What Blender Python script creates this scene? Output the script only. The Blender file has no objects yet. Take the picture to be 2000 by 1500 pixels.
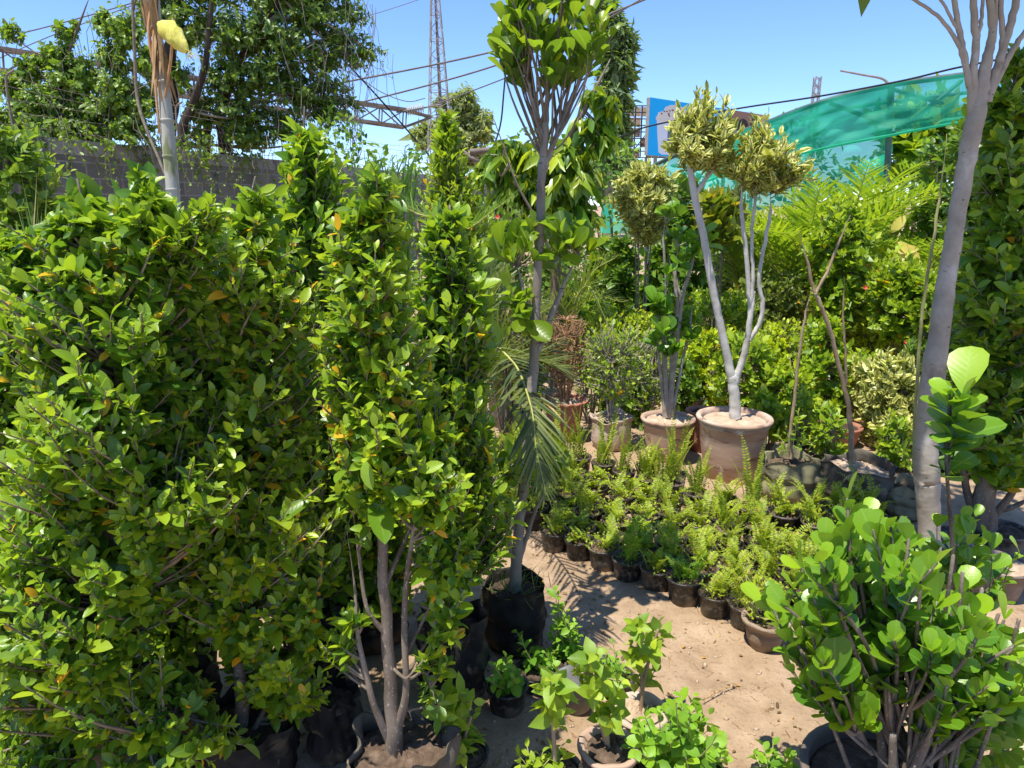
import bpy, math, random
import numpy as np
from mathutils import Vector

rng = np.random.default_rng(11)
random.seed(5)
C = bpy.context.scene.collection
sc = bpy.context.scene

# ------------------------------------------------------------------ camera model
EYE = 1.75
PITCH = math.radians(14.2)
SP, CP = math.sin(PITCH), math.cos(PITCH)
F = 1387.0                                   # focal length in pixels of the 2000 px wide photograph


def ray(px, py):
    a, b = (px - 1000) / F, (py - 750) / F
    return np.array([a, CP - b * SP, -(SP + b * CP)])


def at(px, py, Y):
    """the point seen at a pixel, at the distance Y from the camera"""
    d = ray(px, py)
    t = Y / d[1]
    return np.array([d[0] * t, Y, EYE + d[2] * t])


def gp(px, py, z=0.0):
    d = ray(px, py)
    t = (z - EYE) / d[2]
    return np.array([d[0] * t, d[1] * t, z])


def pxm(py, Y):
    """metres per pixel at distance Y"""
    return Y / ray(1000, py)[1] / F


# ------------------------------------------------------------------ objects
def thing(name, label, cat, loc, group=None, rz=0.0):
    o = bpy.data.objects.new(name, None)
    o.empty_display_size = 0.1
    C.objects.link(o)
    o.location = Vector([float(v) for v in loc])
    o.rotation_euler = (0, 0, rz)
    o['label'] = label
    o['category'] = cat
    if group:
        o['group'] = group
    return o


def tag(o, label=None, cat=None, group=None, kind=None):
    if label: o['label'] = label
    if cat: o['category'] = cat
    if group: o['group'] = group
    if kind: o['kind'] = kind
    return o


def children(o):
    return [c for c in bpy.data.objects if c.parent == o]


class MB:
    """collects pieces and links them as ONE mesh object"""

    def __init__(self):
        self.v, self.q, self.t, self.a, self.qm, self.tm = [], [], [], [], [], []
        self.n = 0

    def add(self, v, q=None, t=None, attr=None, m=0):
        v = np.asarray(v, dtype=np.float64).reshape(-1, 3)
        self.v.append(v)
        self.a.append(np.zeros_like(v) if attr is None else np.asarray(attr, dtype=np.float64).reshape(-1, 3))
        if q is not None and len(q):
            q = np.asarray(q, dtype=np.int64).reshape(-1, 4)
            self.q.append(q + self.n); self.qm.append(np.full(len(q), m))
        if t is not None and len(t):
            t = np.asarray(t, dtype=np.int64).reshape(-1, 3)
            self.t.append(t + self.n); self.tm.append(np.full(len(t), m))
        self.n += len(v)
        return self

    def build(self, name, mats, parent=None, smooth=True, origin=None):
        if not isinstance(mats, (list, tuple)): mats = [mats]
        v = np.concatenate(self.v)
        if origin is None:
            origin = np.array(parent.location) if parent is not None else np.zeros(3)
            if parent is not None and parent.parent is not None:
                origin = origin + np.array(parent.parent.location)
        v = v - origin
        q = np.concatenate(self.q) if self.q else np.zeros((0, 4), np.int64)
        t = np.concatenate(self.t) if self.t else np.zeros((0, 3), np.int64)
        me = bpy.data.meshes.new(name)
        me.vertices.add(len(v)); me.vertices.foreach_set('co', v.astype(np.float32).ravel())
        nl = q.size + t.size
        me.loops.add(nl)
        me.loops.foreach_set('vertex_index', np.concatenate([q.ravel(), t.ravel()]).astype(np.int32))
        me.polygons.add(len(q) + len(t))
        st = np.concatenate([np.arange(len(q)) * 4, q.size + np.arange(len(t)) * 3]).astype(np.int32)
        me.polygons.foreach_set('loop_start', st)
        mi = np.concatenate((self.qm or [np.zeros(0)]) + (self.tm or [np.zeros(0)])).astype(np.int32)
        for m in mats: me.materials.append(m)
        me.polygons.foreach_set('material_index', mi)
        me.polygons.foreach_set('use_smooth', np.full(len(mi), smooth))
        at_ = me.attributes.new('leaf', 'FLOAT_VECTOR', 'POINT')
        at_.data.foreach_set('vector', np.concatenate(self.a).astype(np.float32).ravel())
        me.update(calc_edges=True)
        me.validate()
        o = bpy.data.objects.new(name, me)
        C.objects.link(o)
        if parent is not None:
            o.parent = parent
        else:
            o.location = Vector([float(x) for x in origin])
        return o


def nrm(v):
    return v / np.maximum(np.linalg.norm(v, axis=-1, keepdims=True), 1e-9)


def smooth_path(pts, n):
    """Catmull-Rom through the points (any number of columns)"""
    p = np.asarray(pts, float)
    if len(p) == 2:
        s = np.linspace(0, 1, n)[:, None]
        return p[0] * (1 - s) + p[1] * s
    e = np.vstack([2 * p[0] - p[1], p, 2 * p[-1] - p[-2]])
    u = np.linspace(0, len(p) - 1 - 1e-6, n)
    i = u.astype(int); f = (u - i)[:, None]
    a, b, c, d = e[i], e[i + 1], e[i + 2], e[i + 3]
    return 0.5 * (2 * b + (c - a) * f + (2 * a - 5 * b + 4 * c - d) * f ** 2 + (3 * b - a - 3 * c + d) * f ** 3)


def tubes(mb, P, R, sides=5, m=0, cap=True):
    """P (T,K,3) paths, R (T,K) radii"""
    P = np.asarray(P, float); R = np.asarray(R, float)
    if P.ndim == 2: P = P[None]; R = R[None]
    T, K, _ = P.shape
    tan = nrm(np.gradient(P, axis=1))
    ref = np.where(np.abs(nrm(P[:, -1] - P[:, 0])[:, None, 2:3]) > 0.8, np.array([1.0, 0.13, 0]), np.array([0.05, 0.1, 1.0]))
    s = nrm(np.cross(tan, np.broadcast_to(ref, tan.shape)))
    u = np.cross(s, tan)
    ang = np.linspace(0, 2 * np.pi, sides, endpoint=False)
    ring = (s[:, :, None] * np.cos(ang)[None, None, :, None] + u[:, :, None] * np.sin(ang)[None, None, :, None])
    V = P[:, :, None] + ring * R[:, :, None, None]
    idx = np.arange(T * K * sides).reshape(T, K, sides)
    a = idx[:, :-1]; b = idx[:, 1:]
    a2 = np.roll(a, -1, 2); b2 = np.roll(b, -1, 2)
    q = np.stack([a, a2, b2, b], -1).reshape(-1, 4)
    V = V.reshape(-1, 3)
    tr = None
    if cap:
        ends = P[:, -1] + tan[:, -1] * R[:, -1:]
        n0 = len(V)
        V = np.vstack([V, ends])
        l = idx[:, -1]; l2 = np.roll(l, -1, 1)
        tr = np.stack([l, l2, np.broadcast_to((n0 + np.arange(T))[:, None], l.shape)], -1).reshape(-1, 3)
    mb.add(V, q, tr, m=m)


def tube(mb, pts, r, sides=6, n=None, m=0):
    pts = np.asarray(pts, float)
    n = n or (len(pts) if len(pts) == 2 else len(pts) * 4)
    r = np.asarray(r, float) if np.ndim(r) else np.full(len(pts), r)
    pr = smooth_path(np.column_stack([pts, r]), n)
    tubes(mb, pr[:, :3], np.maximum(pr[:, 3], 1e-4), sides, m)


def box(mb, c, s, m=0, R=None):
    """box with centre c, full sizes s, optional 3x3 rotation (columns are the axes)"""
    k = np.array([[x, y, z] for x in (-.5, .5) for y in (-.5, .5) for z in (-.5, .5)]) * np.asarray(s, float)
    if R is not None: k = k @ np.asarray(R).T
    mb.add(k + np.asarray(c, float), [[0, 1, 3, 2], [4, 6, 7, 5], [0, 4, 5, 1], [2, 3, 7, 6], [0, 2, 6, 4], [1, 5, 7, 3]], m=m)


def bar(mb, a, b, w, m=0):
    a = np.asarray(a, float); b = np.asarray(b, float)
    d = nrm(b - a); ref = np.array([0, 0, 1.0]) if abs(d[2]) < .9 else np.array([1.0, 0, 0])
    s = nrm(np.cross(d, ref)); u = np.cross(s, d)
    box(mb, (a + b) / 2, (np.linalg.norm(b - a), w, w), m, np.column_stack([d, s, u]))


def lathe(mb, prof, c, seg=40, fn=None, m=0):
    """revolve (r, z) profile about the vertical through c; fn(theta, z, r, i) -> (r, dz) bends it"""
    prof = np.asarray(prof, float)
    th = np.linspace(0, 2 * np.pi, seg, endpoint=False)
    r = np.repeat(prof[:, :1], seg, 1); z = np.repeat(prof[:, 1:2], seg, 1)
    if fn is not None:
        r, dz = fn(th[None, :], z, r, np.arange(len(prof))[:, None]); z = z + dz
    V = np.stack([c[0] + r * np.cos(th), c[1] + r * np.sin(th), c[2] + z], -1).reshape(-1, 3)
    idx = np.arange(len(V)).reshape(len(prof), seg)
    a = idx[:-1]; b = idx[1:]
    q = np.stack([a, np.roll(a, -1, 1), np.roll(b, -1, 1), b], -1).reshape(-1, 4)
    mb.add(V, q, m=m)


def disc(mb, c, r, bump=0.01, rings=7, seg=28, m=0, mound=0.0):
    V = [[c[0], c[1], c[2] + mound]]
    for i in range(1, rings + 1):
        for k in range(seg):
            a = 2 * math.pi * k / seg
            rr = r * i / rings
            V.append([c[0] + rr * math.cos(a), c[1] + rr * math.sin(a), c[2] + rng.normal(0, bump) * (i < rings) + mound * (1 - (i / rings) ** 2)])
    t = [[0, 1 + k, 1 + (k + 1) % seg] for k in range(seg)]
    q = []
    for i in range(rings - 1):
        for k in range(seg):
            o = 1 + i * seg
            q.append([o + k, o + seg + k, o + seg + (k + 1) % seg, o + (k + 1) % seg])
    mb.add(V, q, t, m=m)


# ------------------------------------------------------------------ leaves
def template(ts, ws):
    """half widths along the leaf; midrib plus two margins"""
    ts = np.array(ts); ws = np.array(ws); n = len(ts)
    x = list(ts); y = [0.0] * n
    li = {}; ri = {}
    for i in range(1, n - 1):
        li[i] = len(x); x.append(ts[i]); y.append(ws[i])
    for i in range(1, n - 1):
        ri[i] = len(x); x.append(ts[i]); y.append(-ws[i])
    t = [[0, 1, li[1]], [0, ri[1], 1], [n - 2, n - 1, li[n - 2]], [n - 2, ri[n - 2], n - 1]]
    q = []
    for i in range(1, n - 2):
        q.append([i, i + 1, li[i + 1], li[i]])
        q.append([i, ri[i], ri[i + 1], i + 1])
    y = np.array(y)
    return dict(x=np.array(x), y=y, s=np.sign(y) * (np.abs(y) > 0), t=np.array(t), q=np.array(q).reshape(-1, 4))


OVATE = template([0, .10, .30, .56, .80, .93, 1], [0, .34, .84, 1.0, .74, .34, 0])
ROUND = template([0, .12, .34, .60, .82, .95, 1], [0, .26, .66, .97, .96, .58, 0])
POINT = template([0, .10, .32, .58, .82, 1], [0, .50, .95, .88, .42, 0])
DROP = template([0, .12, .4, .7, 1], [0, .6, 1.0, .55, 0])
MID = template([0, .35, .72, 1], [0, .92, .72, 0])
STRAP = template([0, .12, .6, 1], [0, .9, .75, 0])
LO = dict(x=np.array([0, 1, .45, .45]), y=np.array([0, 0, 1., -1.]), s=np.array([0, 0, 1., -1.]),
          t=np.array([[0, 1, 2], [0, 3, 1]]), q=np.zeros((0, 4), int))


def leaves(mb, P, A, N, Ln, Wd, T, droop=.15, fold=.35, age=None, m=0):
    """leaves at P along A, upper side N, length Ln, half width Wd"""
    n = len(P)
    if n == 0: return
    A = nrm(A); N = nrm(N - A * np.sum(A * N, 1, keepdims=True)); S = np.cross(N, A)
    Ln = np.broadcast_to(Ln, (n,)); Wd = np.broadcast_to(Wd, (n,))
    dr = np.broadcast_to(droop, (n,)) * rng.uniform(.3, 1.7, n); fo = np.broadcast_to(fold, (n,)) * rng.uniform(.4, 1.6, n)
    x, y = T['x'], T['y']
    zz = fo[:, None] * np.abs(y)[None] * Wd[:, None] - dr[:, None] * (x ** 2)[None] * Ln[:, None]
    V = P[:, None] + A[:, None] * (x[None] * Ln[:, None])[..., None] + S[:, None] * (y[None] * Wd[:, None])[..., None] + N[:, None] * zz[..., None]
    at_ = np.zeros_like(V)
    at_[..., 0] = x; at_[..., 1] = T['s']
    at_[..., 2] = (np.zeros(n) if age is None else age)[:, None]
    k = len(x)
    off = (np.arange(n) * k)[:, None, None]
    mb.add(V, (T['q'][None] + off).reshape(-1, 4) if len(T['q']) else None, (T['t'][None] + off).reshape(-1, 3), at_, m)


def sprays(mw, ml, tips, att, nl=9, tl=.35, leaf=(.07, .018), T=OVATE, r0=.005, r1=.0015, theta=62, K=6, up=.25, bulge=.12,
           droop=.20, fold=.35, jit=.32, sides=4, grav=0.0, tipsize=.7, wood=True, var=.30):
    """twigs from att to tips, leaves spiralling along their outer part; leaf upper sides face the twig's tip"""
    tips = np.asarray(tips, float); att = np.asarray(att, float)
    n = len(tips)
    d = tips - att; L = np.linalg.norm(d, axis=1, keepdims=True)
    ctrl = att + d * rng.uniform(.4, .6, (n, 1)) + np.array([0, 0, -1.0]) * bulge * L + rng.normal(0, .08, (n, 3)) * L
    s = np.linspace(0, 1, K)[None, :, None]
    P = att[:, None] * (1 - s) ** 2 + 2 * ctrl[:, None] * s * (1 - s) + tips[:, None] * s ** 2
    if wood:
        R = r0 * (1 - s[..., 0]) + r1 * s[..., 0]
        tubes(mw, P, np.broadcast_to(R, (n, K)) * rng.uniform(.7, 1.3, (n, 1)), sides)
    if nl <= 0: return
    t = np.linspace(tl, 1, nl)[None] + rng.normal(0, .03, (n, nl)); t = np.clip(t, 0, 1)
    tt = t[..., None]
    LP = att[:, None] * (1 - tt) ** 2 + 2 * ctrl[:, None] * tt * (1 - tt) + tips[:, None] * tt ** 2
    TD = nrm(2 * (1 - tt) * (ctrl - att)[:, None] + 2 * tt * (tips - ctrl)[:, None])
    ph = rng.uniform(0, 6.28, (n, 1)) + np.arange(nl)[None] * 2.39996 + rng.normal(0, .3, (n, nl))
    ref = np.where(np.abs(TD[..., 2:3]) > .85, np.array([1., 0, 0]), np.array([0, 0, 1.]))
    a = nrm(np.cross(TD, ref)); b = np.cross(TD, a)
    rad = a * np.cos(ph)[..., None] + b * np.sin(ph)[..., None]
    last = (t - tl) / max(1 - tl, 1e-3)
    th = np.radians(theta * (1 - .55 * np.clip(last, 0, 1) ** 3) + rng.normal(0, 9, (n, nl)))[..., None]
    A = TD * np.cos(th) + rad * np.sin(th) + np.array([0, 0, 1.]) * up + rng.normal(0, jit * .5, (n, nl, 3))
    A = A + np.array([0, 0, -1.0]) * grav
    N = TD + np.array([0, 0, .35]) - rad * .15 + rng.normal(0, jit, (n, nl, 3))
    size = np.exp(rng.normal(0, var, (n, nl))) * (1 - (1 - tipsize) * np.clip(last, 0, 1) ** 3)
    age = np.clip(last, 0, 1) ** 2 * rng.uniform(.3, 1, (n, nl))
    ln = leaf[0] * size
    leaves(ml, LP.reshape(-1, 3), A.reshape(-1, 3), N.reshape(-1, 3), ln.ravel(), (leaf[1] * size).ravel(), T, droop, fold, age.ravel())


def profile(prof, Y):
    """[(cx, cy, half width px)] -> centres and radii, top to bottom"""
    c = np.array([at(p[0], p[1], Y) for p in prof])
    r = np.array([p[2] * pxm(p[1], Y) for p in prof])
    return c, r


def crown_tips(prof, Y, n, inner=.25, depth=1.0, lump=.18):
    c, r = profile(prof, Y)
    seg = np.linalg.norm(np.diff(c, axis=0), axis=1)
    w = seg * (r[:-1] + r[1:])
    k = rng.choice(len(seg), n, p=w / w.sum()); f = rng.uniform(0, 1, n)
    cc = c[k] * (1 - f)[:, None] + c[k + 1] * f[:, None]
    rr = r[k] * (1 - f) + r[k + 1] * f
    th = rng.uniform(0, 2 * np.pi, n)
    p1, p2, p3 = rng.uniform(0, 6.28, 3)
    h = cc[:, 2] / max(r.max(), 1e-3)
    l = 1 + lump * (np.sin(2 * th + 2.3 * h + p1) + np.sin(3 * th - 3.1 * h + p2) + .7 * np.sin(5 * th + 4.7 * h + p3)) / 1.6
    q = inner + (1 - inner) * np.sqrt(rng.uniform(0, 1, n))
    q = q * np.where(rng.uniform(0, 1, n) < .14, rng.uniform(1.05, 1.32, n), 1.0)
    rad = rr * q * l
    return cc + np.stack([np.cos(th) * rad, np.sin(th) * rad * depth, rng.normal(0, .02, n)], -1), rad


def axis_point(ax, z):
    """points on a polyline whose z rises, at heights z"""
    zs = np.maximum.accumulate(ax[:, 2])
    return np.stack([np.interp(z, zs, ax[:, 0]), np.interp(z, zs, ax[:, 1]), np.clip(z, zs[0], zs[-1])], -1)


# ------------------------------------------------------------------ materials
def newmat(name):
    m = bpy.data.materials.new(name); m.use_nodes = True
    nt = m.node_tree; nt.nodes.clear()
    out = nt.nodes.new('ShaderNodeOutputMaterial')
    return m, nt, out


def nd(nt, typ, **kw):
    n = nt.nodes.new(typ)
    for k, v in kw.items():
        if k.startswith('i_'):
            key = k[2:]
            key = int(key) if key.isdigit() else key.replace('_', ' ')
            n.inputs[key].default_value = v
        else:
            setattr(n, k, v)
    return n


def ramp(nt, fac, stops, interp='LINEAR'):
    r = nt.nodes.new('ShaderNodeValToRGB'); r.color_ramp.interpolation = interp
    e = r.color_ramp.elements
    while len(e) > len(stops): e.remove(e[-1])
    while len(e) < len(stops): e.new(.5)
    for x, (p, c) in zip(e, stops):
        x.position = p; x.color = (*c, 1) if len(c) == 3 else c
    nt.links.new(fac, r.inputs[0])
    return r.outputs[0]


def mixc(nt, fac, a, b, mode='MIX'):
    n = nt.nodes.new('ShaderNodeMix'); n.data_type = 'RGBA'; n.blend_type = mode
    for s, v in ((n.inputs[0], fac), (n.inputs[6], a), (n.inputs[7], b)):
        if isinstance(v, bpy.types.NodeSocket): nt.links.new(v, s)
        elif isinstance(v, (int, float)): s.default_value = v
        else: s.default_value = (*v, 1)
    return n.outputs[2]


def mth(nt, op, a, b=0.0, clamp=False):
    n = nt.nodes.new('ShaderNodeMath'); n.operation = op; n.use_clamp = clamp
    for s, v in ((n.inputs[0], a), (n.inputs[1], b)):
        if isinstance(v, bpy.types.NodeSocket): nt.links.new(v, s)
        else: s.default_value = v
    return n.outputs[0]


def noise(nt, scale, detail=4, rough=.55, vec=None, dist=0.0):
    n = nd(nt, 'ShaderNodeTexNoise', i_Scale=scale, i_Detail=detail, i_Roughness=rough, i_Distortion=dist)
    if vec is not None: nt.links.new(vec, n.inputs['Vector'])
    return n.outputs[0]


def objco(nt, scale=None):
    c = nt.nodes.new('ShaderNodeTexCoord').outputs['Object']
    if scale is None: return c
    mp = nt.nodes.new('ShaderNodeMapping'); mp.inputs['Scale'].default_value = scale
    nt.links.new(c, mp.inputs[0])
    return mp.outputs[0]


def bump(nt, h, strength=.4, dist=.01):
    b = nt.nodes.new('ShaderNodeBump'); b.inputs['Strength'].default_value = strength; b.inputs['Distance'].default_value = dist
    nt.links.new(h, b.inputs['Height'])
    return b.outputs[0]


def leafmat(name, dark, mid, light, yellow=0.0, ycol=(.80, .36, .02), trans=.32, rough=.38, spec=.5, new=None, vein=.25, edge=None, edge_from=.45,
            under=.35, newmix=.8, tcol=(2.2, 2.0, .5)):
    warm = lambda q_: q_ if q_ is None or q_[1] < q_[0] else (min(q_[0] * (1.0 if 'far_tree' in name else 1.14 if 'ficus' in name else 1.28), .9), q_[1] * 1.06, q_[2])
    dark, mid, light, new, edge = map(warm, (dark, mid, light, new, edge))
    m, nt, out = newmat(name)
    geo = nt.nodes.new('ShaderNodeNewGeometry')
    at_ = nd(nt, 'ShaderNodeAttribute', attribute_name='leaf')
    sep = nt.nodes.new('ShaderNodeSeparateXYZ'); nt.links.new(at_.outputs['Vector'], sep.inputs[0])
    t, s, age = sep.outputs
    rnd = geo.outputs['Random Per Island']
    y0 = 1 - yellow
    base = ramp(nt, rnd, [(0, dark), (.5 * y0, mid), (y0, light)])
    if new is not None:
        base = mixc(nt, mth(nt, 'MULTIPLY', age, newmix, True), base, new)
    if yellow > 0:
        base = mixc(nt, mth(nt, 'GREATER_THAN', rnd, y0), base, ycol)
    s_abs = mth(nt, 'ABSOLUTE', s)
    if edge is not None:
        co = noise(nt, 40, 2, .5, objco(nt))
        e = mth(nt, 'ADD', s_abs, mth(nt, 'MULTIPLY', mth(nt, 'SUBTRACT', co, .5), 1.1))
        base = mixc(nt, mth(nt, 'GREATER_THAN', e, edge_from), base, edge)
    if vein > 0:
        v = mth(nt, 'SUBTRACT', 1.0, mth(nt, 'MULTIPLY', s_abs, 9.0), True)
        base = mixc(nt, mth(nt, 'MULTIPLY', v, vein), base, (.35, .5, .12))
    base = mixc(nt, mth(nt, 'MULTIPLY', geo.outputs['Backfacing'], under), base, (.16, .27, .08))
    b = nd(nt, 'ShaderNodeBsdfPrincipled', i_Roughness=rough)
    b.inputs['Specular IOR Level'].default_value = spec
    nt.links.new(base, b.inputs['Base Color'])
    # faint blade texture: side veins and ripple
    wv = nd(nt, 'ShaderNodeMath', operation='SINE')
    nt.links.new(mth(nt, 'ADD', mth(nt, 'MULTIPLY', t, 55.0), mth(nt, 'MULTIPLY', s_abs, -14.0)), wv.inputs[0])
    nt.links.new(bump(nt, mth(nt, 'ADD', mth(nt, 'MULTIPLY', wv.outputs[0], .3), noise(nt, 90, 3, .6, objco(nt))), .10, .002), b.inputs['Normal'])
    tr = nt.nodes.new('ShaderNodeBsdfTranslucent')
    nt.links.new(mixc(nt, 1.0, base, tcol, 'MULTIPLY'), tr.inputs[0])
    mx = nt.nodes.new('ShaderNodeMixShader'); mx.inputs[0].default_value = trans
    nt.links.new(b.outputs[0], mx.inputs[1]); nt.links.new(tr.outputs[0], mx.inputs[2])
    nt.links.new(mx.outputs[0], out.inputs[0])
    return m


def surf(name, stops, scale=8, detail=5, rough=.8, spec=.3, bscale=40, bstr=.4, bdist=.006, stretch=None, second=None, metal=0.0, dist=0.0):
    """noise coloured surface with bump; second = (scale, threshold, softness, colour) adds blotches"""
    m, nt, out = newmat(name)
    co = objco(nt, stretch)
    base = ramp(nt, noise(nt, scale, detail, .6, co, dist), stops)
    if second:
        for (sc2, th, so, col, st2) in second:
            f = noise(nt, sc2, 5, .6, objco(nt, st2))
            f = mth(nt, 'MULTIPLY', mth(nt, 'SUBTRACT', f, th), 1 / so, True)
            base = mixc(nt, f, base, col)
    b = nd(nt, 'ShaderNodeBsdfPrincipled', i_Roughness=rough, i_Metallic=metal)
    b.inputs['Specular IOR Level'].default_value = spec
    nt.links.new(base, b.inputs['Base Color'])
    nt.links.new(bump(nt, noise(nt, bscale, 6, .65, co), bstr, bdist), b.inputs['Normal'])
    nt.links.new(b.outputs[0], out.inputs[0])
    return m


M = {}
G1 = (.022, .075, .010)
# foliage
M['ficus'] = leafmat('ficus_leaf', (.032, .105, .014), (.085, .21, .018), (.20, .35, .024), .012, ycol=(.72, .42, .03), new=(.38, .54, .030), newmix=.9, trans=.37, rough=.34)
M['ficus_deep'] = leafmat('ficus_leaf_deep', (.018, .065, .012), (.042, .125, .016), (.09, .205, .022), .006, new=(.18, .33, .03), trans=.37, rough=.35)
M['ficus_yellow'] = leafmat('ficus_leaf_yellowing', (.034, .108, .012), (.095, .22, .016), (.23, .38, .022), .030, ycol=(.75, .42, .03), new=(.42, .56, .03), newmix=.9, trans=.37, rough=.34)
M['round'] = leafmat('round_leaf', (.036, .13, .012), (.075, .22, .014), (.14, .33, .018), .0, new=(.24, .46, .02), newmix=.9, trans=.32, rough=.34, spec=.5, vein=.30)
M['round_top'] = leafmat('round_leaf_top', (.036, .11, .012), (.075, .18, .014), (.15, .28, .018), .0, new=(.30, .46, .02), newmix=.8, trans=.50, rough=.32, vein=.30)
M['mint'] = leafmat('herb_leaf', (.055, .18, .012), (.10, .28, .018), (.18, .40, .025), .0, new=(.27, .52, .03), trans=.36, rough=.5, vein=.15)
M['lantana'] = leafmat('veined_leaf', (.09, .22, .015), (.16, .32, .02), (.28, .45, .035), .0, new=(.40, .58, .04), trans=.38, rough=.5, vein=.2)
M['fern'] = leafmat('fern_leaf', (.16, .29, .018), (.27, .42, .022), (.38, .52, .03), .04, ycol=(.5, .36, .08), new=(.42, .57, .03), trans=.38, rough=.5, vein=0, under=.1, tcol=(1.4, 1.35, .6))
M['fern_green'] = leafmat('fern_leaf_green', (.07, .20, .015), (.12, .30, .02), (.20, .40, .03), .0, new=(.24, .45, .04), trans=.34, rough=.5, vein=0, under=.1)
M['palm'] = leafmat('palm_leaflet', (.035, .10, .015), (.07, .17, .02), (.14, .26, .03), .02, ycol=(.4, .32, .08), trans=.3, rough=.4, vein=0)
M['areca'] = leafmat('areca_leaflet', (.09, .20, .015), (.18, .33, .02), (.32, .47, .03), .04, ycol=(.6, .5, .08), trans=.38, rough=.4, vein=0)
M['date'] = leafmat('date_leaflet', (.045, .085, .02), (.08, .13, .03), (.14, .20, .05), .03, ycol=(.4, .33, .12), trans=.28, rough=.45, vein=0)
M['varieg'] = leafmat('variegated_leaf', (.14, .22, .03), (.23, .32, .04), (.36, .43, .06), .0, trans=.36, rough=.45, vein=0, edge=(.80, .77, .30), edge_from=.46, tcol=(1.3, 1.25, .7))
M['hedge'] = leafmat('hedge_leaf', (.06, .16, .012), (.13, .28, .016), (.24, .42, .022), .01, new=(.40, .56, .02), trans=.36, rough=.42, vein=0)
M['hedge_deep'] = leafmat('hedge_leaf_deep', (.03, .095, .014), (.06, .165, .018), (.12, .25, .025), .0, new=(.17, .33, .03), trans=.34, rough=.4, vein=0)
M['hedge_grey'] = leafmat('hedge_leaf_grey', (.07, .13, .035), (.12, .20, .045), (.2, .3, .06), .02, new=(.26, .38, .06), trans=.34, rough=.5, vein=0)
M['golden'] = leafmat('golden_hedge_leaf', (.12, .26, .012), (.24, .42, .015), (.38, .55, .02), .0, new=(.52, .64, .02), trans=.38, rough=.45, vein=0)
M['mango'] = leafmat('drooping_leaf', (.034, .12, .012), (.07, .20, .016), (.13, .30, .02), .0, new=(.48, .60, .02), newmix=.9, trans=.36, rough=.32, vein=.2)
M['tree'] = leafmat('tree_leaf', (.024, .08, .014), (.055, .145, .02), (.12, .24, .03), .0, new=(.19, .33, .04), trans=.36, rough=.4, vein=0)
M['vine'] = leafmat('vine_leaf', (.045, .12, .02), (.09, .21, .03), (.17, .31, .045), .0, new=(.25, .42, .06), trans=.38, rough=.45, vein=0)
M['eucalyptus'] = leafmat('far_tree_leaf', (.17, .21, .07), (.26, .29, .11), (.36, .38, .17), .0, trans=.36, rough=.6, vein=0)
M['eucalyptus_green'] = leafmat('far_tree_leaf_green', (.08, .14, .05), (.13, .20, .08), (.20, .27, .12), .0, trans=.36, rough=.6, vein=0)
M['croton'] = leafmat('croton_leaf', (.06, .12, .01), (.12, .18, .012), (.25, .3, .02), .06, ycol=(.6, .4, .03), trans=.34, rough=.35, vein=.3)
M['grass'] = leafmat('grass_blade', (.06, .15, .03), (.10, .22, .04), (.18, .32, .06), .08, ycol=(.45, .38, .15), trans=.35, rough=.5, vein=0)
M['dry'] = leafmat('dry_leaf', (.10, .055, .025), (.2, .12, .05), (.36, .24, .11), .12, ycol=(.5, .26, .03), trans=.15, rough=.7, vein=.1, under=.2)
M['petal'] = leafmat('red_petal', (.45, .03, .02), (.6, .06, .03), (.65, .12, .07), .0, trans=.3, rough=.5, vein=0, under=0)
M['banana'] = leafmat('pale_torn_leaf', (.35, .40, .06), (.5, .5, .1), (.6, .55, .2), .0, trans=.35, rough=.5, vein=.3)
# wood
M['bark'] = surf('grey_brown_bark', [(.25, (.075, .058, .042)), (.5, (.17, .135, .10)), (.75, (.30, .25, .19))], 14, 6, .85, .2, 55, .7, .006, (1, 1, .45),
                 [(120, .60, .06, (.40, .36, .29), (1, 1, .6))])
M['twig'] = surf('twig_bark', [(.3, (.13, .10, .07)), (.7, (.30, .24, .17))], 20, 4, .85, .2, 60, .4, .003)
M['twig_grey'] = surf('grey_twig_bark', [(.3, (.20, .17, .135)), (.7, (.42, .37, .30))], 20, 4, .85, .2, 60, .4, .003)
M['twig_dead'] = surf('dead_twig_bark', [(.3, (.24, .12, .06)), (.7, (.48, .29, .16))], 20, 4, .85, .2, 60, .4, .003)
M['bark_dark'] = surf('dark_bark', [(.25, (.03, .024, .018)), (.5, (.065, .05, .038)), (.75, (.11, .09, .07))], 10, 6, .9, .15, 40, .7, .01, (1, 1, .4))
M['bark_mid'] = surf('brown_grey_bark', [(.25, (.15, .125, .095)), (.5, (.25, .215, .17)), (.75, (.36, .32, .265))], 9, 7, .85, .2, 40, .6, .006, (1, 1, .9), [(26, .62, .05, (.10, .08, .06), (1, 1, 2.6)), (5, .60, .10, (.42, .38, .32), (1, 1, .8))])
M['bark_grey'] = surf('smooth_grey_bark', [(.25, (.25, .212, .158)), (.5, (.37, .322, .25)), (.75, (.49, .44, .36))], 9, 7, .85, .2, 40, .6, .006, (1, 1, .9),
                      [(7, .58, .10, (.26, .215, .165), (1, 1, 1.0)), (26, .64, .05, (.15, .12, .09), (1, 1, 2.6)), (5, .60, .10, (.60, .57, .51), (1, 1, .8))])
M['bark_white'] = surf('pale_bark', [(.25, (.33, .30, .25)), (.5, (.52, .49, .43)), (.8, (.66, .63, .57))], 10, 5, .8, .25, 45, .5, .005, (1, 1, .8),
                       [(70, .66, .05, (.13, .11, .09), (1, 1, 1.8))])
M['stem_yellow'] = surf('pale_green_stem', [(.3, (.30, .28, .10)), (.7, (.5, .46, .2))], 12, 4, .7, .3, 50, .3, .003)
M['stem_tan'] = surf('tan_stem', [(.3, (.24, .16, .09)), (.7, (.42, .31, .2))], 14, 4, .8, .3, 50, .4, .003)
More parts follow.
